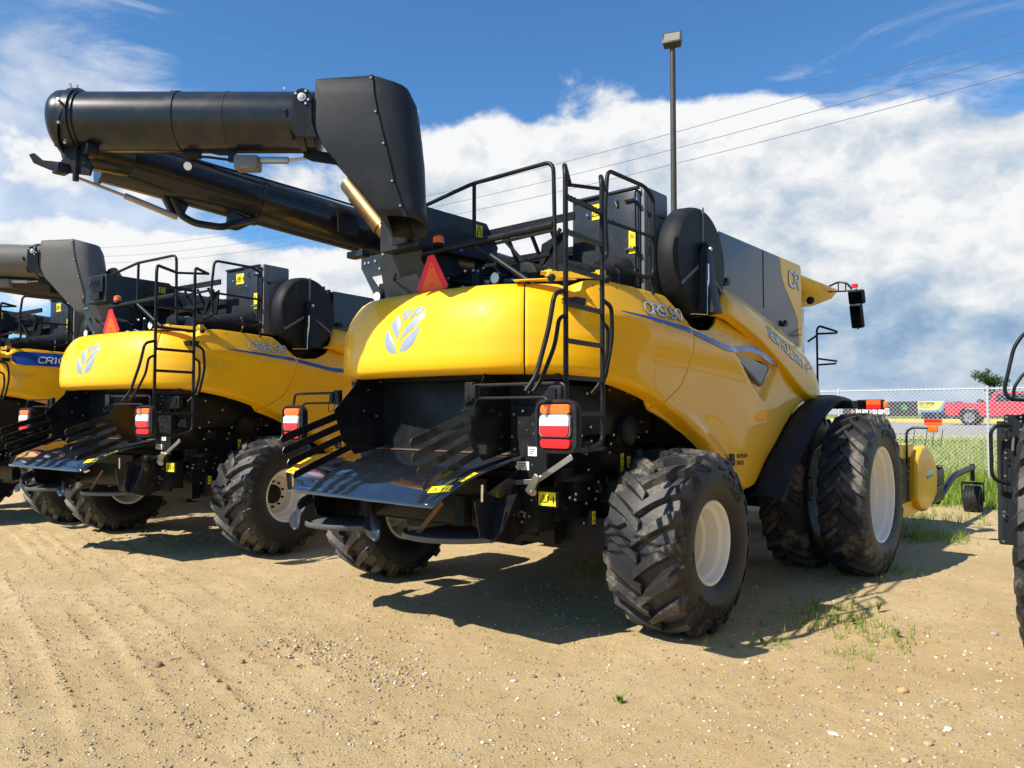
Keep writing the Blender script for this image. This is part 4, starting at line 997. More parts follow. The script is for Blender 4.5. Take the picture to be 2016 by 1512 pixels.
    mb.tube([(-1.2, -.2, .82), (1.1, -.2, .82)], .03, 10); mb.box((-.05, -.55, .86), (1.9, .12, .28)); mb.box((1.0, -.4, .82), (.7, .1, .3), ch=.01)
    mb.build('rear_axle', M['satin'], K, smooth=30)
    mb = MB(); mb.box((0, 3.6, .95), (3.2, .5, .5), ch=.05); mb.box((0, 3.5, 1.5), (2.6, .9, .9), ch=.05); mb.build('front_axle', M['satin'], K, smooth=30)
    mb = MB()
    g = random.Random(11)
    for i in range(70):
        x = g.uniform(.85, 1.33); y = -1.14 if x < 1.1 else g.uniform(-.98, .3); z = g.uniform(.95, 2.1)
        ax = (0, -1, 0) if y == -1.14 else (1, 0, 0)
        if ax[0]: x = 1.325
        mb.lathe([(0, .011), (.010, .011), (.010, 0)], o=(x, y, z), axis=ax, n=7)
    for i in range(30): mb.lathe([(0, .010), (.010, .010), (.010, 0)], o=(1.01, g.uniform(.8, 3), g.uniform(1.0, 1.9)), axis=(1, 0, 0), n=7)
    mb.build('frame_bolt', M['zinc'], K)
    mb = MB()
    for i in range(34):
        y = g.uniform(-1.0, 1.2); z = g.uniform(1.0, 2.1); p = Vector((1.14 if y > -.9 else 1.1, y, z)); q_ = p + Vector((g.uniform(.0, .08), g.uniform(-.5, .5), g.uniform(-.4, .4)))
        if g.random() < .6: mb.tube([p, (p + q_) / 2 + Vector((.06, 0, g.uniform(-.1, .1))), q_], g.uniform(.008, .02), 6, fr=.1)
        else: mb.box(p + Vector((.03, 0, 0)), (.1, g.uniform(.06, .25), g.uniform(.05, .2)), ch=.008)
    mb.lathe([(0, .2), (.04, .22), (.06, .2), (.06, 0)], o=(1.06, -.62, 1.3), axis=(0, 0, 1), n=30)
    mb.lathe([(0, .13), (.05, .13), (.06, .1), (.06, 0)], o=(1.32, -.1, 1.72), axis=(1, 0, 0), n=24)
    mb.tube([(1.28, -.35, 1.6), (1.33, .1, 1.35), (1.28, .3, .9)], .012, 8, fr=.1); mb.box((1.32, .1, 1.2), (.08, .12, .7), ch=.01)
    mb.prism([(0, 0), (.5, .2), (.9, .1), (.9, -.1), (.1, -.12)], lambda u, v, k: Vector((1.05 + k, .1 + u, 1.95 + v)), .02)
    mb.build('side_machinery', M['satin'], K, smooth=40)
    mb = MB(); mb.prism([(.4, 1.95), (1.2, 1.65), (1.2, 1.85), (.8, 2.05)], lambda u, v, k: Vector((1.10 + k, u, v)), .02); mb.build('inner_yellow_panel', M['yflat'], K, smooth=0)
    mb = MB(); mb.bar((.93, -1.22, 1.31), (1.16, -1.22, 1.33), .012, .04); mb.bar((1.18, -1.22, 1.34), (1.52, -1.22, 1.54), .012, .045); mb.bar((1.10, -1.235, 1.24), (1.20, -1.235, 1.38), .03, .06); mb.tube([(1.08, -1.2, 1.25), (1.15, -1.23, 1.24)], .03, 10)
    mb.build('latch_linkage', M['steel'], K, smooth=20, bevel=.003)
    sticker(K, (1.23, -1.155, 1.19), (1, 0, 0), (0, 0, 1), .17, .11); mb = MB(); mb.box((1.23, -1.14, 1.19), (.2, .02, .13)); mb.box((1.07, -1.14, 1.6), (.3, .02, .5)); mb.build('sticker_bracket', M['satin'], K, smooth=0)
    sticker(K, (1.08, -1.153, 1.565), (1, 0, 0), (0, 0, 1), .09, .075, 'label'); sticker(K, (.98, -1.153, 1.445), (1, 0, 0), (0, 0, 1), .13, .07, 'label')
    for y, z, w, h in ((-.66, 1.0, .05, .11), (-.2, 1.44, .05, .16), (-.09, 1.44, .055, .10)):
        mb = MB(); mb.box((1.33, y, z), (.03, w + .02, h + .02)); mb.build('sticker_bracket', M['satin'], K, smooth=0)
        sticker(K, (1.346, y, z), (0, 1, 0), (0, 0, 1), w, h)
    mb = MB(); mb.box((1.10, -1.10, 2.02), (.5, .06, .16), ch=.01); mb.box((1.27, -1.135, 2.03), (.07, .02, .09)); mb.build('fuse_box', M['satin'], K)
    # --------------------------- lamps
    tail_lamp(K, 1.88, -1.93, 1.785, 1, .80); tail_lamp(K, -1.60, -1.60, 1.775, -1)
    # --------------------------- fenders
    for s in (1, -1):
        prof = [(1.70, 1.02), (1.80, 1.07), (2.0, 1.26), (2.25, 1.44), (2.52, 1.60), (2.85, 1.78), (3.19, 1.93), (3.5, 2.03), (3.8, 2.08), (4.12, 2.09), (4.3, 2.06)]
        sm2 = smooth_path([(0, y, z) for y, z in prof], 4); G = []
        for i, p in enumerate(sm2):
            tq = (sm2[min(i + 1, len(sm2) - 1)] - sm2[max(0, i - 1)]).normalized(); nn = Vector((0, -tq.z, tq.y))
            G.append([Vector((s * 1.68, p.y, p.z)) - nn * .03, Vector((s * 1.76, p.y, p.z)) + nn * .0, Vector((s * 1.90, p.y, p.z)) + nn * .015, Vector((s * 1.98, p.y, p.z)) - nn * .0, Vector((s * 2.05, p.y, p.z)) - nn * .03, Vector((s * 2.06, p.y, p.z)) - nn * .07])
        mb = MB(); mb.grid(G); mb.build('wheel_fender', M['plastic'], K, smooth=50, solid=.008)
    # --------------------------- wheels
    for s in (1, -1):
        make_wheel(K, (1.80 if s > 0 else -1.92, 0, .785), .792, .74, .352, 19, .34, 1, s, [('mitas', .55, .14, .56), ('750/65R26', math.pi + .3, .09, .55), ('26', -1.7 * s, .075, .47)], sweep=.40, lw=.082, lugh=.062, crown=.055)
        make_wheel(K, (2.32 * s, 3.62, .93), .952, .54, .555, 24, .30, -1, s, [('VF520/85R42', .25, .095, .72), ('mitas', math.pi, .11, .72)], lugh=.052, sweep=.36, lw=.066)
        make_wheel(K, (1.64 * s, 3.62, .93), .952, .54, .555, 24, .22, -1, s, [], lugh=.052, sweep=.36, lw=.066)
    # --------------------------- cab, mirrors, front rail
    mb = MB(); mb.box((0, 5.0, 2.6), (2.0, 1.4, 1.9), ch=.1); mb.build('cab', M['glass'], K, smooth=30)
    mb = MB(); G = []
    
    def rrect(hx, hy, z, r=.18):
        o = []
        for sx_, sy_, a0 in ((1, 1, 0), (-1, 1, 90), (-1, -1, 180), (1, -1, 270)):
            for i in range(7): an = R(a0 + 15 * i); o.append(Vector((sx_ * (hx - r) + r * math.cos(an), 4.75 + sy_ * (hy - r) + r * math.sin(an), z)))
        return o
    G = [rrect(.9, .5, 3.42), rrect(1.25, .72, 3.46), rrect(1.44, .90, 3.56), rrect(1.50, .96, 3.66), rrect(1.50, .96, 3.69), rrect(1.42, .90, 3.73), rrect(.9, .5, 3.75)]
    n_ = len(G[0]); mb.grid([g_ + [g_[0]] for g_ in G]); mb.add(G[0], [tuple(range(n_))]); mb.add(G[-1], [tuple(range(n_))]); mb.build('cab_roof', M['yellow'], K, smooth=50)
    mb = MB(); mb.sphere((1.42, 4.62, 3.43), .055); mb.build('roof_lamp', M['plastic'], K)
    mb = MB()
    mb.tube([(1.48, 5.25, 3.70), (1.62, 5.2, 3.74), (1.74, 5.2, 3.71), (1.80, 5.2, 3.62)], .014, 8, fr=.04); mb.tube([(1.48, 5.25, 3.62), (1.72, 5.2, 3.60), (1.84, 5.2, 3.60)], .012, 8)
    mb.tube([(1.62, 5.2, 3.73), (1.62, 5.2, 3.61)], .010, 6); mb.tube([(1.72, 5.2, 3.72), (1.72, 5.2, 3.60)], .010, 6); mb.tube([(1.86, 5.2, 3.62), (1.87, 5.22, 3.05)], .012, 8)
    ma = mb.build('mirror_arm', M['satin'], K)
    for (z, h, w) in ((3.50, .20, .22), (3.235, .34, .17)):
        mb = MB(); Mr = Matrix.Rotation(R(-8), 3, 'Z') @ Matrix.Rotation(R(13), 3, 'X'); c1 = Vector((1.865, 5.2, z)); mb.box(c1, (w, .09, h), Mr, ch=.028); mi = mb.build('mirror', M['plastic'], ma, smooth=40)
        mb = MB(); mb.box(c1 + Mr @ Vector((0, -.047, 0)), (w * .82, .004, h * .86), Mr); mb.build('mirror_glass', M['mirror'], mi, smooth=0)
    mb = MB(); mb.lathe([(0, .045), (.045, .042), (.05, 0)], o=(1.84, 5.2, 3.64), axis=(0, 0, 1), n=20); mb.build('beacon', M['lred'], K)
    mb = MB(); mb.tube([(1.70, 4.0, 2.10), (1.70, 4.0, 2.96), (1.73, 4.0, 3.0), (1.93, 4.05, 2.92), (1.93, 4.05, 2.90), (1.71, 4.0, 2.90)], .014, 8, fr=.03)
    mb.tube([(1.71, 4.0, 2.58), (1.93, 4.05, 2.54), (1.91, 4.05, 2.51), (1.71, 4.0, 2.50)], .012, 8); mb.tube([(1.70, 4.0, 2.88), (1.62, 3.9, 2.80)], .014, 8); mb.box((1.75, 4.02, 2.10), (.3, .2, .02)); mb.build('step_rail', M['satin'], K, smooth=50)
    mb = MB(); mb.box((1.95, 3.9, 1.985), (.75, .07, .10), ch=.008); mb.box((1.80, 3.9, 1.985), (.12, .09, .14), ch=.008); mb.tube([(1.98, 3.86, 2.04), (1.98, 3.86, 1.93)], .015, 8); lb = mb.build('marker_arm', M['satin'], K, smooth=20)
    mb = MB(); mb.box((2.40, 3.86, 2.01), (.16, .012, .05)); mb.build('marker_reflector', M['smvo'], lb, smooth=0)
    mb = MB(); mb.box((2.40, 3.862, 1.96), (.16, .012, .05)); mb.build('marker_reflector', M['refl'], lb, smooth=0)
    mb = MB(); mb.box((2.36, 3.9, 1.985), (.30, .07, .12), ch=.01); mb.build('marker_housing', M['satin'], lb)
    mb = MB(); mb.box((2.535, 3.88, 1.98), (.05, .06, .08), ch=.012); mb.build('marker_lens', M['lora'], lb)
    return root

def name_decal(root, text, panel=False):
    mb = MB()
    if panel:
        pn = [(-.90, 2.92), (-.93, 2.86), (-.90, 2.76), (-.80, 2.70), (.43, 2.68), (.43, 2.82), (.1, 2.93)]
        strip('blue_name_panel', [(-.93, 2.78, 2.86), (-.88, 2.72, 2.92), (-.75, 2.695, 2.93), (.1, 2.68, 2.91), (.40, 2.68, 2.74)], M['blue'], root, lambda y, z, d: Yz(y, z, .010), 30)
        tech_text(mb, text, lambda u, v, k: Yz(-.56 + u, 2.745 + v, .013 + k), .70, .10, .019, .004, .25)
    else:
        for st, m, lift in ((.025, 1, .006), (.018, 0, .009)):
            mb.cur = m
            tech_text(mb, text, lambda u, v, k: Yz(-.30 + u, 2.742 + v - .03 * u, lift + k), .60, .10, st, .003, .12)
    return mb.build('model_lettering', [M['silver'] if not panel else M['white'], M['ink']], root, smooth=0)
# ================================================================ machines in the yard
LAB = ['nearest yellow combine, folded black auger above, dual front wheels, leaf emblem on rear',
       'middle yellow combine between the nearest one and the left edge, cream rear rim in view',
       'farthest yellow combine cut by the left edge, with a blue name panel on its side',
       'machine cut by the right edge, only its black access ladder panel and big tyre showing']
GR = 'combine harvesters parked in a row'
c1 = build_combine()
right = build_parts_only = None
c2 = copy_tree(c1); c2.location = (-6.02, -.28, 0); c2.rotation_euler = (0, 0, R(6.5))
c3 = copy_tree(c1); c3.location = (-11.3, -.75, 0); c3.rotation_euler = (0, 0, R(6))
def swing(c):
    """this machine has its auger folded further out to the left"""
    for o in c.children:
        n = o.name.split('.')[0]
        if n == 'upper_auger_tube': o.location = (-1.74, 1.12, -.10)
        if n in ('lower_auger_tube',):
            P0 = Vector((-1.31, 1.6, 0)); Mz = Matrix.Rotation(R(-19.5), 3, 'Z'); o.rotation_euler = (0, 0, R(-19.5)); o.location = P0 - Mz @ P0
        if n == 'exhaust_stack': o.location = (.1, .5, -.25)
swing(c2); swing(c3)
def repaint(o, frm, to):
    if o.type == 'MESH' and any(m in frm for m in o.data.materials):
        o.data = o.data.copy()
        for k, m in enumerate(o.data.materials):
            if m in frm: o.data.materials[k] = to
    for ch in o.children: repaint(ch, frm, to)
for o in c2.children:
    if o.name.split('.')[0] == 'upper_auger_tube': repaint(o, (M['pipe'], M['spout']), M['faded'])
AUG = ('upper_auger_tube', 'lower_auger_tube', 'exhaust_stack', 'auger_cradle', 'small_leaf_emblem')
c0 = copy_tree(c1, skip=AUG); c0.location = (6.80, -2.62, 0)
for o in c0.children:
    if o.name.startswith('wheel') and o.type == 'EMPTY' and o.location.x < 0 and abs(o.location.y) < .5: o.location.x += .30     # narrower rear track
name_decal(c1, 'CR9.90'); name_decal(c2, 'CR8.90'); name_decal(c3, 'CR10.90', True); name_decal(c0, 'CR9.90')
for c, l in zip((c1, c2, c3, c0), LAB): tag(c, l, 'combine', GR)
# left-hand access ladder panel on the machine at the right edge (world -> local of c0)
def loc0(p): return Vector(p) - Vector((6.80, -2.62, 0))
mb = MB(); mb.bar(loc0((3.92, 2.66, .92)), loc0((3.96, 2.70, 1.86)), .16, .05, up=(.5, -1, 0), ch=.006); mb.bar(loc0((3.90, 2.64, .62)), loc0((3.91, 2.65, .92)), .15, .06, up=(.5, -1, 0), ch=.006)
mb.bar(loc0((3.99, 2.72, 1.80)), loc0((4.3, 2.8, 1.86)), .05, .12); mb.bar(loc0((4.0, 2.74, 1.1)), loc0((4.4, 3.0, 1.1)), .05, .08); mb.bar(loc0((3.85, 2.66, .64)), loc0((3.86, 2.67, 1.8)), .04, .12, up=(.5, -1, 0))
mb.build('access_ladder', M['slate'], c0, smooth=20)
mb = MB()
for z in (.66, .90, .94, 1.18, 1.28, 1.45, 1.5, 1.62, 1.72, 1.80, 1.84):
    for dx in (-.05, .055): mb.lathe([(0, .010), (.01, .010), (.01, 0)], o=loc0((3.925 + dx + (z - .9) * .04, 2.605 + dx * .8 - .0 + (z - .9) * .02, z)), axis=(.4, -1, 0), n=8)
mb.bar(loc0((3.95, 2.62, 1.52)), loc0((3.96, 2.63, 1.66)), .02, .012, up=(.5, -1, 0))
mb.build('ladder_bolt', M['zinc'], c0)
mb = MB()
mb.tube([loc0(p) for p in ((3.95, 2.56, 1.76), (3.84, 2.46, 1.76), (3.80, 2.44, 1.70), (3.80, 2.44, 1.30), (3.83, 2.47, 1.24), (3.93, 2.56, 1.20))], .017, 10, fr=.04)
mb.tube([loc0(p) for p in ((4.3, 2.7, 2.72), (4.07, 2.59, 2.64), (3.99, 2.55, 2.5), (3.91, 2.50, 2.10), (3.94, 2.51, 2.01), (4.05, 2.60, 2.0), (4.4, 2.8, 2.0))], .017, 10, fr=.06)
mb.tube([loc0(p) for p in ((4.3, 2.7, 2.34), (4.06, 2.61, 2.26), (3.98, 2.56, 2.12), (3.98, 2.56, 2.02))], .015, 10, fr=.05)
mb.build('access_rail', M['satin'], c0, smooth=50)

# ---------------------------------------------------------------- pickup header in front of the near machine
hd = tag(empty('pickup_header', (0, 7.0, 0)), 'yellow pickup header in front of the nearest combine, orange lamp on its stalk', 'harvester header')
L = lambda p: (p[0], p[1] - 7.0, p[2])
mb = MB(); mb.box(L((.05, 5.95, 1.34)), (4.5, .8, .20), ch=.02); mb.box(L((0, 6.1, .52)), (4.5, .9, .10), ch=.02); mb.prism([(5.55, .44), (6.2, .40), (7.0, .46), (6.6, .62), (5.55, .62)], lambda y, z, k: Vector(L((2.24 + k, y, z))), .06); mb.box(L((2.22, 6.3, .9)), (.04, 1.2, .9), ch=.005); mb.box(L((-2.16, 6.2, .9)), (.04, 1.3, .95), ch=.005); mb.build('header_frame', M['yflat'], hd, smooth=20, bevel=.004)
mb = MB(); mb.box(L((2.27, 5.85, .95)), (.03, .62, .60)); mb.box(L((0, 6.6, .8)), (4.2, 1.2, .7), ch=.05); mb.build('header_drive', M['satin'], hd)
mb = MB(); P = [(6.16, 1.22), (6.5, 1.38), (6.75, 1.40), (7.1, 1.30), (7.4, 1.10), (7.48, .90), (7.42, .62), (7.1, .48), (6.7, .42), (6.3, .50), (6.12, .66)]
cy_, cz_ = 6.8, .92; G = []
for sc, xo in ((1.0, 2.28), (1.0, 2.345), (.96, 2.385), (.88, 2.405), (.5, 2.42), (.0, 2.42)):
    G.append([Vector(L((xo, cy_ + (a - cy_) * sc, cz_ + (b - cz_) * sc))) for a, b in P + [P[0]]])
mb.grid(G); sh = mb.build('end_shield', M['yflat'], hd, smooth=28)
mb = MB(); mb.prism([(6.55, 1.03), (6.95, 1.05), (6.98, .93), (6.6, .90)], lambda y, z, k: Vector(L((2.418 + k, y, z))), .006); mb.build('shield_decal', M['silver'], sh, smooth=0)
mb = MB(); mb.prism([(6.58, .95), (6.97, .96), (6.97, .93), (6.6, .91)], lambda y, z, k: Vector(L((2.426 + k, y, z))), .004); mb.build('shield_stripe', M['blue'], sh, smooth=0)
mb = MB()
for z in (.85, .95, 1.05, 1.15):
    mb.lathe([(0, .012), (.01, .012), (.01, 0)], o=L((2.29, 5.65, z)), axis=(1, 0, 0), n=8); mb.lathe([(0, .012), (.01, .012), (.01, 0)], o=L((2.29, 6.02, z)), axis=(1, 0, 0), n=8)
mb.build('header_bolt', M['zinc'], hd)
mb = MB(); mb.tube([L((2.32, 5.85, 1.15)), L((2.32, 5.85, 1.62)), L((2.40, 5.85, 1.68)), L((2.68, 5.85, 1.67))], .016, 10, fr=.06); st = mb.build('lamp_stalk', M['satin'], hd)
mb = MB(); mb.box(L((2.66, 5.84, 1.665)), (.13, .05, .10), ch=.02); mb.build('marker_lamp', M['lora'], st, smooth=40)
mb = MB(); mb.box(L((2.66, 5.84, 1.775)), (.22, .02, .045)); mb.build('marker_reflector', M['refl'], st, smooth=0)
mb = MB(); mb.box(L((2.66, 5.839, 1.73)), (.22, .02, .045)); mb.build('marker_reflector', M['smvo'], st, smooth=0)
mb = MB()
for i, x in enumerate((1.9, 2.02, 2.2, 2.3, 2.42)): mb.tube([L((x, 7.6, 1.35)), L((x + .02, 7.7, 1.62))], .006, 6)
mb.box(L((0, 8.0, .7)), (4.2, .9, .3), ch=.06)
for i in range(40): mb.tube([L((-2.1 + i * .108, 8.4, .75)), L((-2.1 + i * .108, 8.55, .5)), L((-2.1 + i * .108, 8.45, .3))], .008, 5)
mb.tube([L((-2.1, 8.1, 1.0)), L((2.35, 8.1, 1.0))], .03, 8); mb.box(L((2.3, 7.9, .72)), (.06, .9, .5), ch=.02); mb.box(L((2.36, 7.6, .6)), (.05, .8, .25), ch=.02)
mb.build('pickup_belt', M['satin'], hd, smooth=30)
mb = MB(); mb.tube([L((2.30, 7.9, .46)), L((2.32, 8.75, .70)), L((2.33, 9.2, .80)), L((2.37, 10.8, .86))], .055, 8, fr=.25); mb.tube([L((2.37, 10.75, .92)), L((2.37, 10.75, .60))], .04, 10)
mb.bar(L((2.18, 10.75, .56)), L((2.56, 10.75, .56)), .07, .05); mb.bar(L((2.19, 10.75, .56)), L((2.19, 10.75, .22)), .06, .02); mb.bar(L((2.55, 10.75, .56)), L((2.55, 10.75, .22)), .06, .02); ga = mb.build('gauge_wheel_arm', M['satin'], hd, smooth=40)
mb = MB(); mb.lathe([(-.13, .12), (-.145, .2), (-.13, .25), (-.09, .262), (.09, .262), (.13, .25), (.145, .2), (.13, .12), (.10, .12)], o=L((2.37, 10.75, .255)), n=36)
for i in range(5): mb.lathe([(-.10 + i * .05 - .008, .262), (-.10 + i * .05, .268), (-.10 + i * .05 + .012, .262)], o=L((2.37, 10.75, .255)), n=36)
mb.build('gauge_wheel', M['plastic'], ga, smooth=40)

# ---------------------------------------------------------------- ground
def smst(a, lo, hi):
    s = np.clip((a - lo) / (hi - lo), 0, 1); return s * s * (3 - 2 * s)
def base_h(X, Y):
    return np.interp(Y, [-60, 10, 12.5, 14.7, 18, 21, 25, 38, 46, 200, 4000], [0, 0, .10, .32, .40, .62, 1.02, 1.28, 1.32, 1.30, 1.3])
def vnoise(X, Y, sc, seed, octv=4):
    r = np.random.RandomState(seed); T_ = r.rand(257, 257); o = np.zeros_like(X, dtype=float); a = 1.; tot = 0.
    for k in range(octv):
        x = X * sc + 31.7 * k; y = Y * sc + 17.3 * k; xi = np.floor(x).astype(int); yi = np.floor(y).astype(int); fx = x - xi; fy = y - yi
        fx = fx * fx * (3 - 2 * fx); fy = fy * fy * (3 - 2 * fy); g = lambda i, j: T_[i % 256, j % 256]
        o += a * (g(xi, yi) * (1 - fx) * (1 - fy) + g(xi + 1, yi) * fx * (1 - fy) + g(xi, yi + 1) * (1 - fx) * fy + g(xi + 1, yi + 1) * fx * fy)
        tot += a; a *= .5; sc *= 2.03
    return o / tot - .5
def ground_h(X, Y):
    X = np.asarray(X, float); Y = np.asarray(Y, float); h = base_h(X, Y)
    near = 1 - smst(Y, 9, 11)
    h = h + near * (.050 * vnoise(X, Y, .35, 1) + .045 * vnoise(X, Y, 1.7, 2, 5) + .020 * vnoise(X, Y, 9, 3, 3))
    q = .25 * X + .97 * Y + .005 * np.minimum(X, 0) ** 2 + .07 * vnoise(X, Y, .6, 5); p = .97 * X - .25 * Y
    fade = (1 - smst(X, .6, 2.6)) * smst(vnoise(X, Y, .8, 6), -.22, .15)
    for q0, w, a in ((-3.13, .022, .026), (-3.05, .05, -.010), (-3.50, .020, .024), (-3.58, .04, -.010), (-3.73, .018, .018), (-4.02, .025, .028), (-4.12, .05, -.012), (-4.32, .02, .022), (-2.78, .022, .018), (-2.45, .02, .020), (-2.36, .04, -.008), (-2.0, .02, .012), (-4.62, .03, .02), (-1.6, .02, .012)):
        h = h + .9 * a * near * fade * np.exp(-((q - q0) / w) ** 2)
    # tread prints of machines that drove over the yard
    for q0, wid, ph in ((-3.31, .17, 0.), (-4.17, .16, 1.3), (-2.6, .16, 2.1)):
        dd = (q - q0)
        band = 1 - smst(np.abs(dd), wid * .8, wid); pr = np.sin((p + np.abs(dd) * .9) * 24 + ph) ; m_ = smst(vnoise(X, Y, .7, 12 + int(ph)), -.15, .12)
        h = h + near * (1 - smst(X, .8, 2.4)) * band * m_ * (.017 * np.clip(pr, -.4, .8) - .008)
    # keep wheel contact patches level
    return h
def axis_pts(lo, hi, d, far):
    a = list(np.arange(lo, hi + 1e-6, d)); s = d; x = hi
    while x < far: s *= 1.22; x += s; a.append(x)
    s = d; x = lo
    while x > -far: s *= 1.22; x -= s; a.insert(0, x)
    return np.array(a)
gx = axis_pts(-8.5, 5.6, .05, 1500); gy = np.concatenate([axis_pts(-5.6, 4.0, .05, 60)]); gy = gy[gy < 9]
gy = np.concatenate([gy, np.arange(9.4, 26, .4), np.arange(26, 60, 2), np.array([60, 75, 100, 150, 250, 450, 900, 1600.])])
GX, GY = np.meshgrid(gx, gy, indexing='ij'); GZ = ground_h(GX, GY)
nx_, ny_ = GX.shape
co = np.stack([GX, GY, GZ], -1).reshape(-1, 3)
ii, jj = np.meshgrid(np.arange(nx_ - 1), np.arange(ny_ - 1), indexing='ij'); i0 = (ii * ny_ + jj).ravel()
fc = np.stack([i0, i0 + ny_, i0 + ny_ + 1, i0 + 1], -1)
def np_mesh(name, co, fc, mats, smooth=True, mi=None):
    me = bpy.data.meshes.new(name); k = fc.shape[1]
    me.vertices.add(len(co)); me.vertices.foreach_set('co', co.astype(np.float32).ravel())
    me.loops.add(fc.size); me.loops.foreach_set('vertex_index', fc.astype(np.int32).ravel())
    me.polygons.add(len(fc)); me.polygons.foreach_set('loop_start', np.arange(0, fc.size, k, dtype=np.int32)); me.polygons.foreach_set('loop_total', np.full(len(fc), k, dtype=np.int32))
    for m in (mats if isinstance(mats, list) else [mats]): me.materials.append(m)
    if mi is not None: me.polygons.foreach_set('material_index', mi.astype(np.int32))
    me.polygons.foreach_set('use_smooth', np.full(len(fc), smooth)); me.update(); me.validate()
    o = bpy.data.objects.new(name, me); C.objects.link(o); return o
def ground_mat():
    m = bpy.data.materials.new('dirt_and_grass'); m.use_nodes = True; nt = NT(m.node_tree); m.node_tree.nodes.clear()
    pos = nt.n('ShaderNodeNewGeometry').outputs['Position']; sx = nt.n('ShaderNodeSeparateXYZ', {0: pos}).outputs
    nA = nt.n('ShaderNodeTexNoise', {'Vector': pos, 'Scale': .7, 'Detail': 8.0, 'Roughness': .65}).outputs[0]
    nB = nt.n('ShaderNodeTexNoise', {'Vector': pos, 'Scale': 9.0, 'Detail': 10.0, 'Roughness': .75}).outputs[0]
    nC = nt.n('ShaderNodeTexNoise', {'Vector': pos, 'Scale': 70.0, 'Detail': 6.0, 'Roughness': .8}).outputs[0]
    v = nt.n('ShaderNodeTexVoronoi', {'Vector': pos, 'Scale': 38.0}); v2 = nt.n('ShaderNodeTexVoronoi', {'Vector': pos, 'Scale': 95.0})
    c = nt.ramp(nA, [(.3, (.49, .35, .165)), (.5, (.585, .43, .215)), (.7, (.65, .50, .275))])
    c = nt.mix(nt.m('MULTIPLY', nt.sm(nB, .45, .75), .55), c, (.38, .28, .155))
    c = nt.mix(nt.m('MULTIPLY', nt.sm(nC, .5, .8), .5), c, (.68, .54, .33))
    peb = nt.m('MULTIPLY', nt.m('LESS_THAN', v.outputs['Distance'], .33), nt.m('GREATER_THAN', nt.n('ShaderNodeSeparateColor', {0: v.outputs['Color']}).outputs[0], .62))
    pc = nt.ramp(nt.n('ShaderNodeSeparateColor', {0: v.outputs['Color']}).outputs[1], [(0, (.30, .24, .18)), (.5, (.5, .41, .29)), (1, (.62, .56, .48))])
    c = nt.mix(nt.m('MULTIPLY', peb, .75), c, pc)
    peb2 = nt.m('MULTIPLY', nt.m('LESS_THAN', v2.outputs['Distance'], .35), nt.m('GREATER_THAN', nt.n('ShaderNodeSeparateColor', {0: v2.outputs['Color']}).outputs[0], .5))
    pc2 = nt.ramp(nt.n('ShaderNodeSeparateColor', {0: v2.outputs['Color']}).outputs[1], [(0, (.22, .17, .12)), (.5, (.45, .35, .22)), (1, (.62, .52, .38))])
    c = nt.mix(nt.m('MULTIPLY', peb2, .6), c, pc2)
    # grass cover further back, and dusty green tinge by the weeds
    gr = nt.sm(nt.m('ADD', sx[1], nt.m('MULTIPLY', nt.m('SUBTRACT', nA, .5), 3.0)), 10.6, 11.6)
    gc = nt.ramp(nB, [(.3, (.085, .12, .022)), (.55, (.15, .19, .035)), (.75, (.26, .25, .08))])
    c = nt.mix(gr, c, gc)
    p = nt.n('ShaderNodeBsdfPrincipled', {'Base Color': c, 'Roughness': .92, 'Specular IOR Level': .25})
    h = nt.m('ADD', nt.m('MULTIPLY', nB, .5), nt.m('MULTIPLY', nC, .42)); h = nt.m('ADD', h, nt.m('MULTIPLY', peb, nt.m('SUBTRACT', .33, v.outputs['Distance'])))
    h = nt.m('ADD', h, nt.m('MULTIPLY', peb2, nt.m('MULTIPLY', nt.m('SUBTRACT', .35, v2.outputs['Distance']), .5)))
    b = nt.n('ShaderNodeBump', {'Height': h, 'Strength': 1.0, 'Distance': .036}); nt.t.links.new(b.outputs[0], p.inputs['Normal'])
    nt.n('ShaderNodeOutputMaterial', {0: p.outputs[0]}); return m
g = np_mesh('ground', co, fc, ground_mat()); tag(g, kind='structure')
# road (asphalt strip following the rise)
def sheet(name, x0, x1, ys, dz, m, n=40):
    mb = MB(); xs = np.linspace(x0, x1, n)
    mb.grid([[(x, y, float(base_h(0, y)) + dz) for y in ys] for x in xs]); o = mb.build(name, m, smooth=60); return tag(o, kind='structure')
asph = mat('asphalt', (.30, .29, .275), .9, var=.12, bump=.3, bscale=40); grav = mat('road_shoulder', (.42, .37, .29), .95, var=.15, bump=.5, bscale=30)
sheet('road_shoulder', -400, 300, [24.2, 25.4, 27], .03, grav); sheet('road', -400, 300, [27, 30, 34, 38, 42, 46], .035, asph)
sheet('road_marking', -400, 300, [33.9, 34.05], .045, mat('road_paint', (.7, .7, .66), .7))
mb = MB(); mb.box((-50, 46.3, 1.42), (700, .5, .28), ch=.04)
for i in range(-110, 90): mb.box((i * 3.0, 46.04, 1.45), (.02, .01, .2))
k = mb.build('yellow_kerb', mat('kerb_yellow', (.72, .46, .04), .7, var=.1), smooth=20); tag(k, kind='structure')

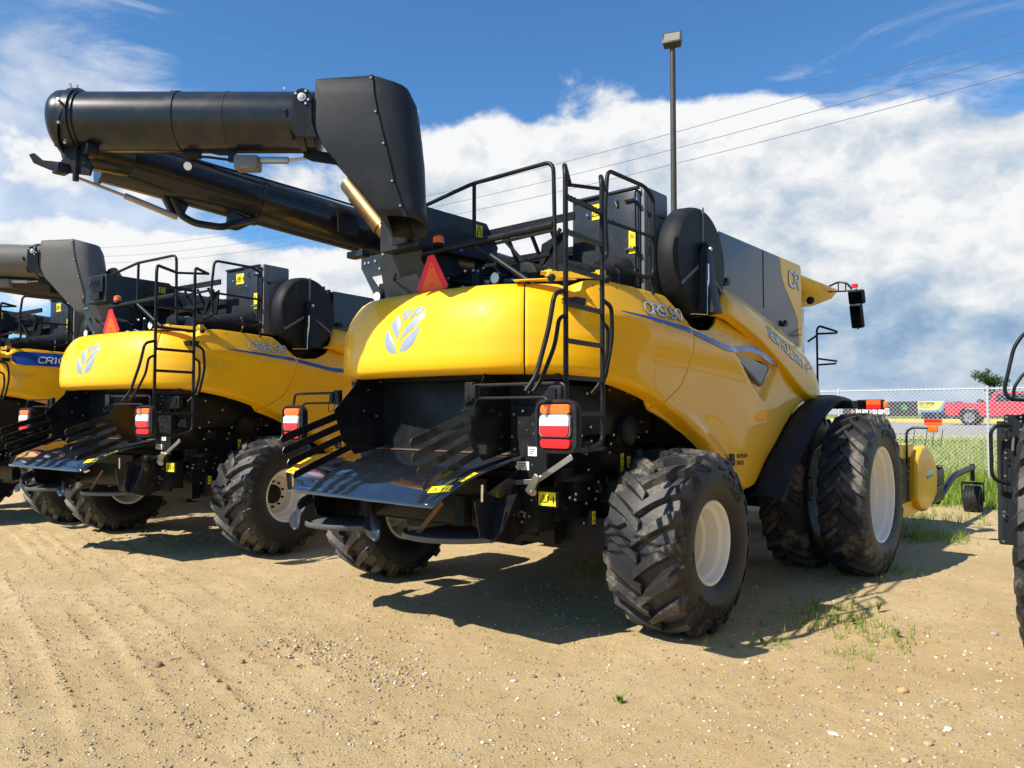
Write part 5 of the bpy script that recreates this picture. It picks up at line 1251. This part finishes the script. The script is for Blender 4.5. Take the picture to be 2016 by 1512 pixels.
# gravel lying on the yard
rng = np.random.RandomState(5)
ico = bmesh.new(); bmesh.ops.create_icosphere(ico, subdivisions=1, radius=1); iv = np.array([v.co[:] for v in ico.verts]); ifc = np.array([[v.index for v in f.verts] for f in ico.faces]); ico.free()
def scatter(n, dmin, dmax, smin, smax, seed, patches=()):
    r = np.random.RandomState(seed); ang = r.uniform(-.66, .66, n); d = dmin * (dmax / dmin) ** (r.rand(n) ** .8)
    dx = -np.sin(yaw - ang); dy = np.cos(yaw - ang); x = 4.95 + dx * d; y = -6.11 + dy * d
    s = smin * (smax / smin) ** (r.rand(n) ** 2.2)
    for (px_, py_, rad, cnt, s0, s1) in patches:
        x = np.concatenate([x, px_ + r.randn(cnt) * rad]); y = np.concatenate([y, py_ + r.randn(cnt) * rad * .7]); s = np.concatenate([s, r.uniform(s0, s1, cnt)])
    return x, y, s
def pebble_mesh(name, x, y, s, seed, mats, flat=(.35, .8)):
    r = np.random.RandomState(seed); n = len(x); z = ground_h(x, y)
    V = iv[None] * r.uniform(.7, 1.25, (n, 12, 1)); sc = np.stack([np.ones(n), r.uniform(.55, .95, n), r.uniform(*flat, n)], -1)
    V = V * sc[:, None]; a = r.uniform(0, 6.28, n); ca, sa = np.cos(a), np.sin(a)
    Vx = V[..., 0] * ca[:, None] - V[..., 1] * sa[:, None]; Vy = V[..., 0] * sa[:, None] + V[..., 1] * ca[:, None]
    V = np.stack([Vx, Vy, V[..., 2] + .12], -1) * s[:, None, None] + np.stack([x, y, z], -1)[:, None]
    F = ifc[None] + (np.arange(n) * 12)[:, None, None]; mi = np.repeat(r.randint(0, len(mats), n), 20)
    return np_mesh(name, V.reshape(-1, 3), F.reshape(-1, 3), mats, True, mi)
sm_ = [mat('pebble_tan', (.42, .33, .21), .85, var=.15), mat('pebble_brown', (.26, .19, .12), .85, var=.2), mat('pebble_grey', (.33, .30, .28), .8, var=.2), mat('pebble_pale', (.60, .54, .44), .75, var=.1), mat('pebble_ochre', (.46, .31, .14), .8, var=.15), mat('dirt_clod', (.36, .26, .15), .95, var=.1), mat('dirt_clod_dark', (.28, .20, .115), .95, var=.1)]
x, y, s = scatter(26000, 2.4, 15, .003, .017, 21, [(-.25, -2.3, .28, 260, .006, .02), (.65, -2.35, .22, 260, .006, .018), (3.7, -1.0, .9, 500, .005, .018), (2.2, -3.0, 1.0, 700, .004, .012), (-1.5, -3.1, .9, 900, .004, .011), (-6.6, .1, .8, 160, .01, .03), (2.9, 1.2, 1.2, 500, .006, .018), (-.6, -1.6, 1.0, 500, .005, .014)])
rg = np.random.RandomState(77)
for q0, n_ in ((-3.13, 620), (-3.50, 520), (-4.02, 640), (-2.78, 300), (-4.32, 420), (-2.45, 260), (-3.73, 300)):
    xx = rg.uniform(-7, 1.6, n_); kk = (np.sin(xx * 2.1 + q0 * 5) + np.sin(xx * 4.7)) > -.6; xx = xx[kk]; qq = q0 + rg.randn(len(xx)) * .028
    x = np.concatenate([x, xx]); y = np.concatenate([y, (qq - .25 * xx - .005 * np.minimum(xx, 0) ** 2) / .97]); s = np.concatenate([s, rg.uniform(.004, .012, len(xx))])
gv = pebble_mesh('gravel', x, y, s, 8, sm_); tag(gv, 'small tan and grey gravel scattered over the dirt yard', 'gravel', kind='stuff')
# single stones
def stone(x, y, s, m, label, group=None, sc=(1, .8, .6)):
    bm = bmesh.new(); bmesh.ops.create_icosphere(bm, subdivisions=2, radius=1); r = random.Random(int(x * 991 + y * 77))
    o0 = Vector((r.random() * 9, r.random() * 9, 0))
    for v in bm.verts: v.co = v.co * (1 + .45 * noise.noise(v.co * 1.3 + o0))
    a = r.random() * 6; M3 = Matrix.Rotation(a, 3, 'Z')
    for v in bm.verts: v.co = M3 @ Vector((v.co.x * sc[0], v.co.y * sc[1], v.co.z * sc[2])) * s
    me = bpy.data.meshes.new('stone'); bm.to_mesh(me); bm.free(); me.materials.append(m); me.polygons.foreach_set('use_smooth', [True] * len(me.polygons))
    o = bpy.data.objects.new('stone', me); C.objects.link(o); o.location = (x, y, float(ground_h(x, y)) + s * .22); tag(o, label, 'stone', group); return o
gst = 'loose stones lying on the dirt yard'
stone(-.75, -3.32, .034, sm_[1], 'round brown stone sitting alone in the wheel tracks at lower left', gst, (1, .95, .85))
stone(-.32, -2.89, .030, sm_[6], 'upright pointed dark clod of dirt beside the wheel tracks', gst, (.7, .7, 1))
stone(3.64, -.41, .036, sm_[4], 'orange stone resting against a small grey one at lower right', gst, (1, .8, .7))
stone(3.49, -1.38, .030, sm_[3], 'long flat pale pinkish stone at the lower right of the yard', gst, (1.3, .6, .4))
rs = random.Random(9); mats_ = [sm_[0], sm_[3], sm_[2], sm_[1], sm_[4]]
spots = [(-6.55, .22, .05), (-6.1, .35, .04), (-6.9, .05, .05), (-5.6, .3, .035), (-7.2, -.1, .045), (1.3, -3.0, .024), (2.55, -3.3, .02), (3.45, -2.05, .028), (3.9, -1.5, .03), (3.95, -1.2, .026), (4.0, -.9, .03), (3.3, -2.5, .022), (2.9, -2.9, .022),
         (1.5, -1.9, .024), (1.65, -1.6, .03), (1.55, -1.75, .028), (2.3, -2.1, .022), (.75, -2.3, .024), (.9, -2.4, .02), (-.2, -2.2, .026), (-.35, -2.4, .028), (-.1, -2.45, .024), (3.8, .3, .028), (3.5, .9, .03), (3.9, 1.6, .035), (2.6, -.5, .022), (4.1, -2.0, .024), (2.0, -4.0, .016), (1.0, -4.1, .018), (.1, -1.7, .02)]
for (x, y, s) in spots:
    stone(x, y, s, rs.choice(mats_), 'small loose stone lying on the dirt yard among the gravel', gst, (1, rs.uniform(.6, .9), rs.uniform(.4, .75)))

# ---------------------------------------------------------------- grass and weeds
def blades(name, x, y, h, w, seed, cols, lean=.35, segs=3):
    r = np.random.RandomState(seed); n = len(x); z = ground_h(x, y) - .01
    a = r.uniform(0, 6.283, n); bx, by = np.cos(a), np.sin(a); la = r.uniform(0, 6.283, n); ln = r.uniform(.1, 1, n) * lean * h
    V = []; 
    for k in range(segs + 1):
        t_ = k / segs; ww = w * (1 - t_ ** 1.6) + .0004; ox = np.cos(la) * ln * t_ ** 2; oy = np.sin(la) * ln * t_ ** 2; zz = z + h * t_ * (1 - .15 * t_)
        V.append(np.stack([x + ox - bx * ww, y + oy - by * ww, zz], -1)); V.append(np.stack([x + ox + bx * ww, y + oy + by * ww, zz], -1))
    V = np.stack(V, 1); m = 2 * (segs + 1); F = []
    for k in range(segs): F.append([2 * k, 2 * k + 1, 2 * k + 3, 2 * k + 2])
    F = np.array(F)[None] + (np.arange(n) * m)[:, None, None]; mi = np.repeat(r.randint(0, len(cols), n), segs)
    return np_mesh(name, V.reshape(-1, 3), F.reshape(-1, 4), cols, True, mi)
def leafmat(name, c):
    m = bpy.data.materials.new(name); m.use_nodes = True; nt = NT(m.node_tree); m.node_tree.nodes.clear()
    d = nt.n('ShaderNodeBsdfPrincipled', {'Base Color': c + (1,), 'Roughness': .55, 'Specular IOR Level': .3}); tr = nt.n('ShaderNodeBsdfTranslucent', {0: (c[0] * 1.4, c[1] * 1.5, c[2], 1)})
    mx = nt.n('ShaderNodeMixShader', {0: .32, 1: d.outputs[0], 2: tr.outputs[0]}); nt.n('ShaderNodeOutputMaterial', {0: mx.outputs[0]}); return m
GM = [leafmat('grass_green', (.19, .28, .035)), leafmat('grass_light', (.32, .40, .06)), leafmat('grass_dark', (.10, .18, .03)), leafmat('grass_dry', (.50, .46, .16))]
def cl(n, x0, x1, y0, y1, seed, k=18, rad=.14):
    r = np.random.RandomState(seed); cx0 = r.uniform(x0, x1, n); cy0 = r.uniform(y0, y1, n)
    x = (cx0[:, None] + r.randn(n, k) * rad).ravel(); y = (cy0[:, None] + r.randn(n, k) * rad).ravel(); hs = np.repeat(r.uniform(.5, 1, n), k) * r.uniform(.5, 1.1, n * k)
    return x, y, hs
x, y, hs = cl(900, -6, 5.5, 11.0, 14.6, 31); g1 = blades('grass', x, y, hs * (.22 + .42 * np.clip((y - 11) / 3, 0, 1)), .009, 1, GM[:3] + [GM[1]]); tag(g1, 'tall green weeds and grass growing along the wire fence', 'grass', kind='stuff')
x, y, hs = cl(2600, -14, 5, 14.8, 25, 32, 14, .3); g2 = blades('meadow_grass', x, y, hs * .26, .014, 2, [GM[1], GM[3], GM[1], GM[3], GM[0]]); tag(g2, 'yellowish green grass slope between the fence and the road', 'grass', kind='stuff')
x, y, hs = cl(900, -90, 12, 47.2, 60, 33, 12, 1.2); g3 = blades('verge_grass', x, y, hs * .5, .05, 3, [GM[1], GM[3]]); tag(g3, 'pale grass verge behind the yellow kerb', 'grass', kind='stuff')
P_ = [(2.62, 1.5, .5, 60), (2.9, 1.0, .35, 40), (3.15, .9, .35, 40), (2.45, 1.0, .3, 30), (2.25, -1.73, .03, 2), (2.35, -.25, .15, 8), (-10.8, .9, .5, 60), (-3.9, 1.6, .3, 40), (1.6, 9.2, 1.0, 240), (2.4, 6.9, .5, 130), (-.4, 1.9, .3, 30), (3.1, .2, .2, 12), (2.6, .2, .25, 16), (1.9, 3.2, .3, 16), (2.7, 3.9, .3, 30)]
X_, Y_, H_ = [], [], []; r = np.random.RandomState(4)
for (a, b, rad, n) in P_:
    for i in range(n):
        cx0, cy0 = a + r.randn() * rad * .6, b + r.randn() * rad * .6; kk = r.randint(3, 8); X_ += list(cx0 + r.randn(kk) * .018); Y_ += list(cy0 + r.randn(kk) * .018); H_ += list(r.uniform(.02, .13, kk) * (1.8 if b > 6 else 1))
wd = blades('yard_weeds', np.array(X_), np.array(Y_), np.array(H_), .0035, 5, [GM[0], GM[1], GM[0]], lean=.8, segs=2); tag(wd, 'thin patches of small green weeds sprouting from the dirt', 'weeds', kind='stuff')
def weed(x, y, h, label, dry=False):
    mb = MB(); r = random.Random(int(x * 100 + y * 10)); z0 = float(ground_h(x, y))
    for st in range(r.randint(3, 5)):
        a = r.uniform(0, 6.28); hh = h * r.uniform(.5, 1); top = Vector((math.cos(a) * hh * .35, math.sin(a) * hh * .35, hh)); mid = Vector((top.x * .3, top.y * .3, hh * .55))
        P = smooth_path([(0, 0, 0), mid, top], 5); mb.tube(P, .0022, 5)
        for i in range(3, len(P)):
            for kx in range(3):
                b = r.uniform(0, 6.28); d = Vector((math.cos(b), math.sin(b), r.uniform(.1, .7))); sd = d.cross(Vector((0, 0, 1))).normalized(); l = r.uniform(.015, .032) * (1.2 - i / len(P) * .5)
                p = P[i]; mb.add([p, p + d * l * .5 + sd * l * .22, p + d * l, p + d * l * .5 - sd * l * .22], [(0, 1, 2, 3)])
    o = mb.build('weed', GM[1] if dry else GM[0], smooth=0, fixn=False, loc=(x, y, z0)); tag(o, label, 'weed', 'green weeds in the dirt yard'); return o
weed(2.72, 1.75, .19, 'tallest leafy green weed beside the rear wheel shadow'); weed(2.47, 1.45, .15, 'upright green weed left of the tallest one, in the shadow edge'); weed(2.95, 1.75, .14, 'bushy green weed right of the tallest one')
weed(2.25, -1.73, .045, 'small grey green weed alone on the open dirt in front'); weed(2.5, .05, .06, 'low green weed just outside the big tyre shadow'); weed(3.3, .95, .07, 'low bright weed in the sun at the right of the weed patch')
weed(2.9, 1.15, .09, 'short weed in the sunny middle of the weed patch'); weed(2.62, 3.1, .12, 'single weed growing against the outer front tyre')

# ---------------------------------------------------------------- chain link fence
galv = mat('galvanised', (.62, .63, .64), .45, metal=.35, var=.08)
fz = lambda x: .32; FY = 14.7; xs0, xs1 = -8.0, 5.5; FT = 2.46; FB = .36
fr = empty('chain_link_fence', (0, FY, 0)); tag(fr, 'galvanised chain link fence with round posts behind the weeds', 'fence')
for x in (-7.86, -4.54, -1.22, 2.10, 5.42):
    mb = MB(); mb.tube([(x, .035, FB - .3), (x, .035, FT + .02)], .032, 12); mb.sphere((x, .035, FT + .03), .038); mb.lathe([(0, .036), (.03, .036)], o=(x, .035, 1.5), axis=(0, 0, 1), n=12); mb.build('post', galv, fr)
mb = MB(); mb.tube([(xs0, .035, FT), (xs1, .035, FT)], .021, 10); mb.build('top_rail', galv, fr)
vs = []; fs = []; wr = .0036; sp_ = .098; H = FT + .05 - FB; nd = int((xs1 - xs0 + H) / sp_)
def wire(p, q):
    d = (q - p).normalized(); u = Vector((0, 1, 0)); w = d.cross(u); b = len(vs)
    for e in (p, q):
        for k in range(3): a = 2.094 * k; vs.append(e + (u * math.cos(a) + w * math.sin(a)) * wr)
    for k in range(3): fs.append((b + k, b + (k + 1) % 3, b + 3 + (k + 1) % 3, b + 3 + k))
for i in range(nd):
    x = xs0 + i * sp_
    for sgn in (1, -1):
        xa = x if sgn > 0 else x - H; xb = xa + H * 1.0
        za, zb_ = (FB, FT + .05) if sgn > 0 else (FT + .05, FB)
        p = Vector((x - (H if sgn > 0 else 0), 0, FB)); q = Vector((x if sgn > 0 else x - H, 0, FT + .05))
        if sgn < 0: p = Vector((x, 0, FB))
        if p.x < xs0 and q.x < xs0 or (p.x > xs1 and q.x > xs1): continue
        p.y = q.y = .004 * sgn; wire(p, q)
mb = MB(); mb.add(vs, fs); mb.build('wire_mesh', galv, fr, smooth=60, fixn=False)

# ---------------------------------------------------------------- light pole and wires
pole = empty('light_pole', (-6.2, 15.3, .35)); tag(pole, 'tall bronze pole with a square floodlight on top against the clouds', 'light pole')
brz = mat('bronze_paint', (.05, .042, .036), .45, dust=.1)
mb = MB(); mb.tube([(0, 0, 0), (0, 0, 12.98)], .07, 14, radii=[.11, .085]); mb.box((0, 0, .02), (.4, .4, .04)); mb.build('pole', brz, pole)
mb = MB(); Mh = Matrix.Rotation(R(20), 3, 'Z') @ Matrix.Rotation(R(-28), 3, 'X'); mb.box((0, 0, 13.18), (.56, .30, .44), Mh, ch=.06); mb.box(Vector((0, 0, 13.15)) + Mh @ Vector((0, -.14, .02)), (.60, .04, .48), Mh, ch=.005); mb.tube([(0, 0, 12.9), (0, 0, 13.1)], .05, 10); hdl = mb.build('lamp_head', brz, pole, smooth=30)
mb = MB(); mb.box(Vector((0, 0, 13.15)) + Mh @ Vector((0, -.163, .02)), (.48, .006, .36), Mh); mb.build('lamp_glass', mat('flood_glass', (.25, .24, .20), .15, coat=.8), hdl, smooth=0)
wl_ = ('topmost', 'middle', 'lowest')
for i, (z0, kx) in enumerate(((13.27, .00130), (12.60, .00125), (11.98, .00128))):
    mb = MB(); mb.tube([(x, 0, z0 + kx * (x + 17) ** 2) for x in np.linspace(-75, 25, 60)], .011, 5)
    o = mb.build('power_line', mat('wire_%d' % i, (.12, .12, .13), .5), smooth=60, loc=(0, 22, 0)); tag(o, wl_[i] + ' of the three thin power lines crossing the sky', 'power line', 'overhead power lines')

# ---------------------------------------------------------------- across the road
def pickup(x, y, z):
    e = empty('pickup_truck', (x, y, z)); red = mat('truck_red', (.50, .012, .03), .3, coat=.9); S_ = .9
    body_ = [(0, .55), (.02, 1.08), (.06, 1.26), (2.12, 1.24), (2.16, 1.24), (2.30, 1.72), (2.42, 1.82), (3.9, 1.84), (4.35, 1.60), (4.75, 1.28), (5.7, 1.20), (5.95, 1.05), (6.0, .55)]
    pts = []
    for cx_, a0 in ((4.95, 0), (1.18, 0)):
        for k in range(13): an = R(180 * k / 12); pts.append((cx_ + .50 * math.cos(an), .50 + .50 * math.sin(an) * .96))
    mb = MB(); mb.prism([(a * S_, b * S_) for a, b in body_ + [(5.5, .45)] + pts[:13] + [(1.8, .45)] + pts[13:] + [(.3, .5)]], lambda u, v, k: Vector((u, k - (.0 if v < 1.15 else (.12 * (v - 1.1)) * (1 if k > 1 else -1)), v)), 1.8)
    mb.build('body', red, e, smooth=25, bevel=.03)
    mb = MB(); mb.prism([(a * S_, b * S_) for a, b in [(2.42, 1.30), (2.50, 1.70), (3.85, 1.72), (4.5, 1.32)]], lambda u, v, k: Vector((u, -.0 - .012 + .12 * (v - 1.1) + k, v)), .01); mb.build('side_window', M['glass'], e, smooth=0)
    mb = MB(); mb.box((3.3 * S_, .0 + .03, 1.5 * S_), (.07, .02, .42)); mb.box((2.14 * S_, -.006, .95 * S_), (.015, .01, .5)); mb.build('door_pillar', red, e, smooth=0)
    mb = MB(); mb.box((-.04, .9, .5), (.12, 1.6, .16), ch=.02); mb.box((3 * S_, .02, .42), (2.8, .08, .06)); mb.build('bumper', M['satin'], e)
    mb = MB(); mb.box((-.004, .14, 1.0), (.02, .16, .26)); mb.build('tail_light', M['lred'], e)
    for cx_ in (1.18, 4.95):
        for yy in (.02, 1.78):
            mb = MB(); mb.lathe([(-.13, .26), (-.14, .36), (-.12, .41), (.12, .41), (.14, .36), (.13, .26)], o=(cx_ * S_, yy + .12 * (1 if yy < 1 else -1), .40), axis=(0, 1, 0), n=32); w = mb.build('wheel', M['satin'], e, smooth=40)
            mb = MB(); ox = yy + .12 * (1 if yy < 1 else -1) - (.12 if yy < 1 else -.12)
            mb.lathe([(0, .26), (.03, .24), (.05, .06), (0, .05), (0, 0)], o=(cx_ * S_, ox, .40), axis=(0, 1 if yy < 1 else -1, 0), n=32)
            for k in range(6):
                an = k * 1.047; mb.bar(Vector((cx_ * S_, ox - .01, .40)), Vector((cx_ * S_ + .24 * math.cos(an), ox - .01, .40 + .24 * math.sin(an))), .05, .03, up=(0, 1, 0))
            mb.build('rim', M['steel'], w, smooth=30)
    return e
tr = pickup(-2.92, 37.8, 1.31); tag(tr, 'red pickup truck on the road beyond the wire fence', 'pickup truck')
ban = empty('job_banner', (0, 47.2, 0)); tag(ban, 'long black banner reading NOW HIRING with a green badge across the road', 'banner')
mb = MB(); mb.prism([(-10.6, 1.75), (-6.1, 1.75), (-6.1, 2.66), (-10.6, 2.66)], lambda u, v, k: Vector((u, k, v)), .03); mb.build('banner_sheet', mat('banner_black', (.012, .014, .016), .6), ban, smooth=0)
mb = MB(); tech_text(mb, 'NOW HIRING', lambda u, v, k: Vector((-9.72 + u, -.006 - k, 1.88 + v)), 1.95, .32, .075, .01, 0); mb.build('banner_lettering', M['white'], ban, smooth=0)
mb = MB(); mb.prism([(-9.98 + .12 * math.cos(R(a)), 2.04 + .14 * math.sin(R(a))) for a in (0, 90, 180, 270)], lambda u, v, k: Vector((u, -.01 + k, v)), .008); mb.build('orange_badge', M['lora'], ban, smooth=0)
mb = MB(); mb.lathe([(0, .17), (.01, .17), (.01, .12), (0, .12)], o=(-6.85, -.005, 2.28), axis=(0, -1, 0), n=6, closed=True); mb.prism([(-6.93, 2.2), (-6.77, 2.2), (-6.85, 2.36)], lambda u, v, k: Vector((u, -.012 + k, v)), .008); mb.build('green_badge', mat('badge_green', (.08, .42, .07), .5), ban, smooth=0)
mb = MB()
for x in (-10.5, -8.3, -6.2): mb.tube([(x, .06, 1.25), (x, .06, 2.7)], .03, 8)
mb.build('banner_post', M['steel'], ban)
sg = empty('yellow_sign', (0, 47.1, 0)); tag(sg, 'yellow sign with dark lettering standing next to the black banner', 'sign')
ylw = mat('sign_yellow', (.62, .60, .10), .6)
mb = MB(); mb.prism([(-6.08, 2.14), (-4.95, 2.14), (-4.60, 2.66), (-6.08, 2.66)], lambda u, v, k: Vector((u, k, v)), .03); mb.build('sign_face', ylw, sg, smooth=0)
mb = MB(); tech_text(mb, 'SET OFFER', lambda u, v, k: Vector((-5.98 + u, -.006 - k, 2.45 + v)), .82, .14, .03, .008, 0); mb.prism([(-6.0, 2.35), (-5.15, 2.35), (-5.15, 2.38), (-6.0, 2.38)], lambda u, v, k: Vector((u, -.008 + k, v)), .006); mb.prism([(-6.0, 2.24), (-5.4, 2.24), (-5.4, 2.27), (-6.0, 2.27)], lambda u, v, k: Vector((u, -.008 + k, v)), .006); mb.build('sign_lettering', mat('sign_ink', (.10, .09, .05), .6), sg, smooth=0)
mb = MB(); mb.tube([(-5.9, .05, 1.3), (-5.9, .05, 2.2)], .03, 8); mb.tube([(-5.0, .05, 1.3), (-5.0, .05, 2.2)], .03, 8); mb.build('sign_post', M['steel'], sg)
bl = empty('parked_blue_machine', (-4.9, 47.8, 1.3)); tag(bl, 'small dark blue machine under the yellow sign behind the truck', 'machine'); bl.name = 'blue_machine'
bm_ = mat('blue_machine_paint', (.03, .08, .22), .4, coat=.4)
mb = MB(); mb.prism([(-1.1, .25), (-1.1, .7), (.0, .75), (.25, 1.30), (1.0, 1.36), (1.4, .9), (1.5, .3)], lambda u, v, k: Vector((u, k, v)), 1.0); mb.build('body', bm_, bl, smooth=20, bevel=.04)
mb = MB(); mb.prism([(.15, .8), (.32, 1.22), (.92, 1.26), (1.1, .82)], lambda u, v, k: Vector((u, -.012 + k, v)), .01); mb.build('window', M['glass'], bl, smooth=0)
for x in (-.7, 1.0):
    mb = MB(); mb.lathe([(0, .18), (0, .3), (.2, .3), (.2, .18)], o=(x, -.03, .28), axis=(0, 1, 0), n=24, closed=True); mb.lathe([(.05, .18), (.05, 0)], o=(x, -.03, .28), axis=(0, 1, 0), n=24); mb.build('wheel', M['satin'], bl)

# tree on the far side
def tree(x, y, z, h, rad, label):
    e = empty('tree', (x, y, z)); r = random.Random(5); nr = np.random.RandomState(6)
    mb = MB(); mb.tube([(0, 0, 0), (.05, 0, h * .35), (-.05, .1, h * .7), (0, 0, h * .92)], .1, 8, radii=[.16, .12, .07, .02]); ends = []
    for i in range(16):
        zz = h * r.uniform(.28, .85); a = r.uniform(0, 6.28); l = rad * r.uniform(.5, 1.0) * (1.15 - abs(zz / h - .5)); t_ = Vector((math.cos(a) * l, math.sin(a) * l, zz + l * r.uniform(.25, .8)))
        mb.tube([(0, 0, zz), t_ * .5 + Vector((0, 0, zz * .5 + .05)), t_], .03, 5, radii=[.05, .03, .012]); ends.append(t_); ends.append((t_ + Vector((0, 0, zz))) / 2)
    mb.build('trunk', mat('bark', (.12, .09, .065), .9), e)
    ends.append(Vector((0, 0, h * .95))); V = []; F = []
    for c in ends:
        n = r.randint(60, 130); cr_ = r.uniform(.22, .42) * rad * .75
        for i in range(n):
            d = Vector(nr.randn(3)); d.normalize(); p = c + d * cr_ * (nr.rand() ** .5); u = Vector(nr.randn(3)).normalized(); w = u.cross(d).normalized(); s = r.uniform(.05, .11); b = len(V)
            V += [p - u * s, p + w * s * .5, p + u * s, p - w * s * .5]; F.append((b, b + 1, b + 2, b + 3))
    mb = MB(); mb.add(V, F); mb.build('crown', leafmat('tree_leaf', (.075, .12, .03)), e, smooth=0, fixn=False); tag(e, label, 'tree'); return e
tree(-4.05, 60, 1.3, 3.9, 1.3, 'small leafy green tree behind the red pickup truck')
for i, (x, y, h, rd) in enumerate(((-52, 150, 4, 4),)): pass
